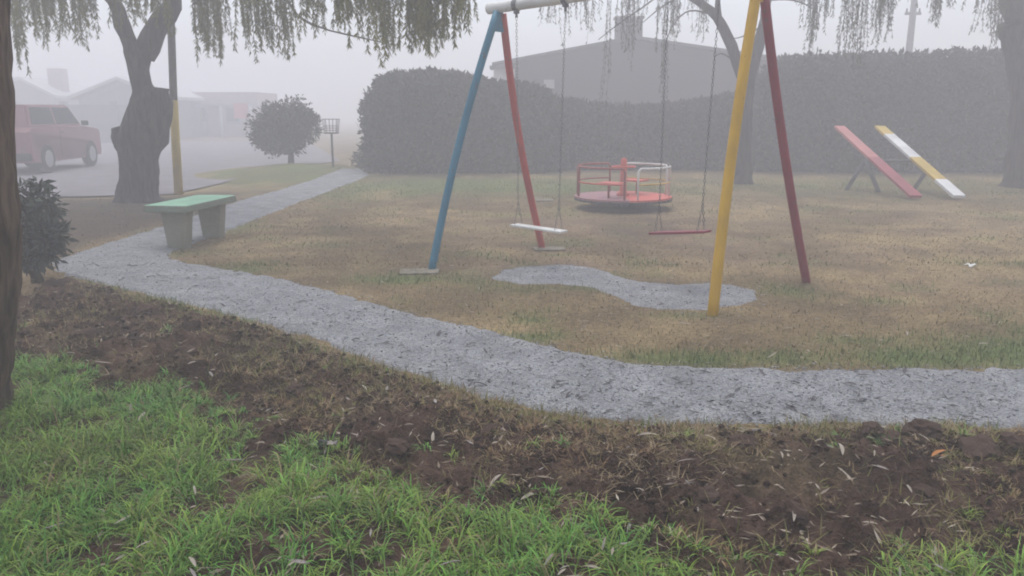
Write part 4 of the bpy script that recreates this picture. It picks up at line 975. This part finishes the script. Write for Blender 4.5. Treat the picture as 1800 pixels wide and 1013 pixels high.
path_z = lambda x, y: lawn_z(x, y) + .014 + (fbm(x, y, 9, 4, 21) - .5) * .024
stones('loose_gravel', x, y, rng.uniform(.003, .006, n) + .008 * rng.random(n) ** 6, mixc((.18, .185, .195), (.37, .375, .385), rng.random(n)), m_stone, .25, 'loose crushed grey stone scattered over the path', 'gravel', lambda x, y: np.where(d_ > 0, path_z(x, y), ground_z(x, y)))
N = 60000; x = rng.uniform(-4, 4.3, N); y = rng.uniform(1.7, 7.4, N); s = signed(x, y, SOIL); g = signed(x, y, GREEN)
k = (s > .06) & (g < .15) & frustum(x, y) & (rng.random(N) < .25 + .75 * sstep(.45, .6, fbm(x, y, 3, 3, 81))); x, y = x[k], y[k]; n = len(x)
stones('soil_crumbs', x, y, .004 + .022 * rng.random(n) ** 3.2, mixc((.026, .016, .012), (.085, .054, .04), rng.random(n)), m_soil, .3, 'crumbs and small lumps of turned dark soil', 'soil', ground_z)

# big clods of turned soil, each its own
m_clod = mat('clod_soil', (.078, .052, .041), 1., .4, 18., .5, 60., spec=.08)
def clod_mesh(seed):
    bm = bmesh.new(); bmesh.ops.create_icosphere(bm, subdivisions=3, radius=1)
    for v in bm.verts:
        q = v.co * 1.3 + Vector((seed * 7.1, seed, 0)); v.co *= 1 + .38 * mnoise.noise(q) + .24 * mnoise.noise(q * 3.1) + .12 * mnoise.noise(q * 7)
    me = bpy.data.meshes.new('soil_clod'); bm.to_mesh(me); bm.free(); me.materials.append(m_clod); return me
CM = [clod_mesh(k) for k in range(5)]
CL = [(1722, 806, .085, 'largest dark soil clod, at the edge of the dug soil by the path'), (1622, 772, .065, 'dark soil clod beside the largest clod'), (1568, 790, .05, None), (1785, 800, .06, None), (1530, 771, .05, None), (1300, 800, .055, None), (1240, 880, .05, None),
      (1400, 920, .04, None), (860, 775, .05, None), (700, 820, .05, None), (430, 730, .06, None), (250, 560, .07, None), (150, 600, .07, None), (330, 650, .06, None), (520, 690, .06, None), (1620, 870, .04, None)]
for i, (u, v, r, lb) in enumerate(CL):
    x, y = G(u, v); o = link('soil_clod', CM[i % 5]); o.location = (x, y, gz(x, y) + r * .3); o.scale = (r * random.uniform(1., 1.5), r * random.uniform(.8, 1.1), r * random.uniform(.65, .9)); o.rotation_euler.z = random.random() * 6
    tag(o, lb or 'lump of dark turned soil sitting in the dug strip', 'soil clod', 'clods of turned soil')

# fallen leaves
def leaf_mesh(m, curl, wd):
    n = 6; V = []; Fc = []
    for i in range(n + 1):
        s = i / n; w_ = wd * math.sin(math.pi * min(1, max(0, s)) ** .8) + .0005; z = curl * math.sin(s * 3.0) * .10
        V += [(s - .5, -w_, z + w_ * .5), (s - .5, 0, z), (s - .5, w_, z + w_ * .45)]
    for i in range(n):
        a = 3 * i; Fc += [(a, a + 1, a + 4, a + 3), (a + 1, a + 2, a + 5, a + 4)]
    me = bpy.data.meshes.new('fallen_leaf'); me.from_pydata(V, [], Fc); me.materials.append(m)
    for p in me.polygons: p.use_smooth = True
    return me
m_lp = mat('pale_dry_leaf', (.34, .30, .25), .8, .2, 6., spec=.2, trans=.1); m_lg = mat('grey_dry_leaf', (.25, .225, .21), .8, .2, 6., spec=.2); m_lo = mat('orange_dry_leaf', (.36, .15, .045), .8, .2, 6.); m_ld = mat('dark_wet_leaf', (.06, .055, .06), .6, .3, 6., spec=.3)
PALE = [leaf_mesh(m_lp, c, w_) for c, w_ in ((.5, .075), (-.3, .06), (.9, .085))] + [leaf_mesh(m_lg, c, w_) for c, w_ in ((.4, .07), (-.5, .09))]; DK = [leaf_mesh(m_ld, c, w_) for c, w_ in ((.3, .08), (-.2, .07), (.6, .1))]; OR = [leaf_mesh(m_lo, .6, .16), leaf_mesh(m_lo, .3, .1)]
def drop(me, x, y, L, z, label, group, rz=None, tilt=.35):
    o = link('fallen_leaf', me); o.location = (x, y, z); o.scale = (L, L, L); o.rotation_euler = (random.uniform(-tilt, tilt), random.uniform(-tilt, tilt), random.random() * 6.28 if rz is None else rz)
    tag(o, label, 'leaf', group)
def scatter(n, test, ylo, yhi, meshes, Ls, label, group, zf, lift):
    c = 0
    while c < n:
        y = ylo + (yhi - ylo) * random.random() ** 1.2; x = random.uniform(-.64, .64) * y
        if not test(np.array([x]), np.array([y]))[0]: continue
        drop(random.choice(meshes), x, y, random.uniform(*Ls), float(zf(np.array([x]), np.array([y]))[0]) + lift, label, group); c += 1
scatter(105, lambda x, y: (signed(x, y, SOIL) > .08) & (signed(x, y, GREEN) < .05), 2.3, 6.5, PALE, (.035, .12), 'pale dry willow leaf lying on the dug soil', 'pale leaves on the dug soil', ground_z, .012)
scatter(30, lambda x, y: (signed(x, y, GREEN) > .1), 2.4, 4.2, PALE, (.05, .10), 'pale dry willow leaf caught in the green grass', 'pale leaves in the green grass', ground_z, .05)
scatter(85, lambda x, y: signed(x, y, PATH) > .05, 3.9, 8.5, DK, (.06, .12), 'dark wet willow leaf lying on the gravel path', 'dark leaves on the path', path_z, .006)
scatter(45, lambda x, y: (signed(x, y, PATH) < -.1) & (signed(x, y, SOIL) < -.1) & (signed(x, y, PATCH) < -.05), 5.0, 12, PALE, (.06, .11), 'pale dry willow leaf lying on the worn lawn', 'pale leaves on the lawn', ground_z, .02)
scatter(8, lambda x, y: signed(x, y, PATCH) > .05, 6.2, 8.2, DK, (.05, .10), 'dark leaf lying on the worn gravel under the swings', 'dark leaves under the swings', lambda x, y: lawn_z(x, y) + .008, .008)
for u, v, L in ((1648, 818, .09), (1445, 975, .085), (1655, 825, .05)):
    x, y = G(u, v); drop(random.choice(OR), x, y, L, gz(x, y) + .02, 'orange-brown leaf lying on the dug soil', 'orange leaves on the dug soil')
# small unpickable litter
N = 6500; y = 2. + 9 * rng.random(N) ** 1.3; x = rng.uniform(-.66, .66, N) * y; onp = signed(x, y, PATH) > 0; k = (~onp & (rng.random(N) < .55)) | onp; x, y, onp = x[k], y[k], onp[k]; n = len(x)
C = mixc((.16, .125, .09), (.36, .31, .25), rng.random(n)); C[onp] = mixc((.035, .034, .038), (.13, .125, .13), rng.random(onp.sum()))
th = rng.random(n) * 6.28; D = np.stack([np.cos(th), np.sin(th), rng.uniform(-.05, .25, n)], 1); up = np.tile((0, 0, 1.), (n, 1)) + rng.normal(size=(n, 3)) * .35
o = leaves('leaf_litter', np.stack([x, y, np.where(onp, path_z(x, y), ground_z(x, y)) + .008], 1), D, up, rng.uniform(.02, .075, n), rng.uniform(.005, .013, n), C, m_straw)
tag(o, 'tiny leaf scraps littering soil, path and lawn', 'leaf litter', kind='stuff')

# a few oddments
def scrap(name, u, v, size, m, label, cat, lift=.01):
    x, y = G(u, v); bm = bmesh.new(); bmesh.ops.create_grid(bm, x_segments=6, y_segments=6, size=.5)
    for q in bm.verts: q.co.z += .35 * mnoise.noise(q.co * 2.4 + Vector((u, 0, 0))); q.co.x += .2 * mnoise.noise(q.co * 3 + Vector((0, v, 0)))
    for q in bm.verts: q.co = Vector((q.co.x * size[0], q.co.y * size[1], q.co.z * size[2]))
    bmesh.ops.solidify(bm, geom=bm.faces[:], thickness=.002); o = build(name, bm, m, None, smooth=True); o.location = (x, y, gz(x, y) + lift + size[2] * .1); return tag(o, label, cat)
m_paper = mat('paper', (.7, .7, .68), .8, .1, 8.)
scrap('paper_scrap', 1706, 468, (.10, .08, .09), m_paper, 'crumpled white paper scrap on the worn lawn', 'paper', .02)
scrap('paper_scrap', 585, 812, (.045, .03, .05), m_lg, 'small pale crumpled scrap at the edge of the green grass', 'scrap', .04)
x, y = G(570, 805); o = link('dark_stone', CM[2].copy()); o.data.materials.clear(); o.data.materials.append(mat('wet_dark_stone', (.015, .016, .015), .5, .2, 9.)); o.location = (x, y, gz(x, y) + .035); o.scale = (.028, .024, .024); tag(o, 'small round dark stone at the upper edge of the green grass', 'stone')

# ================================================================== fog
bm = bmesh.new(); box(bm, (0, 0, (9.4 - 1.4) / 2), (790, 790, 9.4 + 1.4))
m = bpy.data.materials.new('fog'); m.use_nodes = True; n = m.node_tree.nodes; n.clear()
mo = n.new('ShaderNodeOutputMaterial'); pv = n.new('ShaderNodeVolumePrincipled'); pv.inputs['Color'].default_value = (.95, .955, 1.0, 1); pv.inputs['Density'].default_value = HAZE_DENSITY; pv.inputs['Anisotropy'].default_value = 0.25
m.node_tree.links.new(pv.outputs[0], mo.inputs['Volume'])
hz = build('haze', bm, m); tag(hz, 'pale even fog filling the whole park', 'fog', kind='stuff')
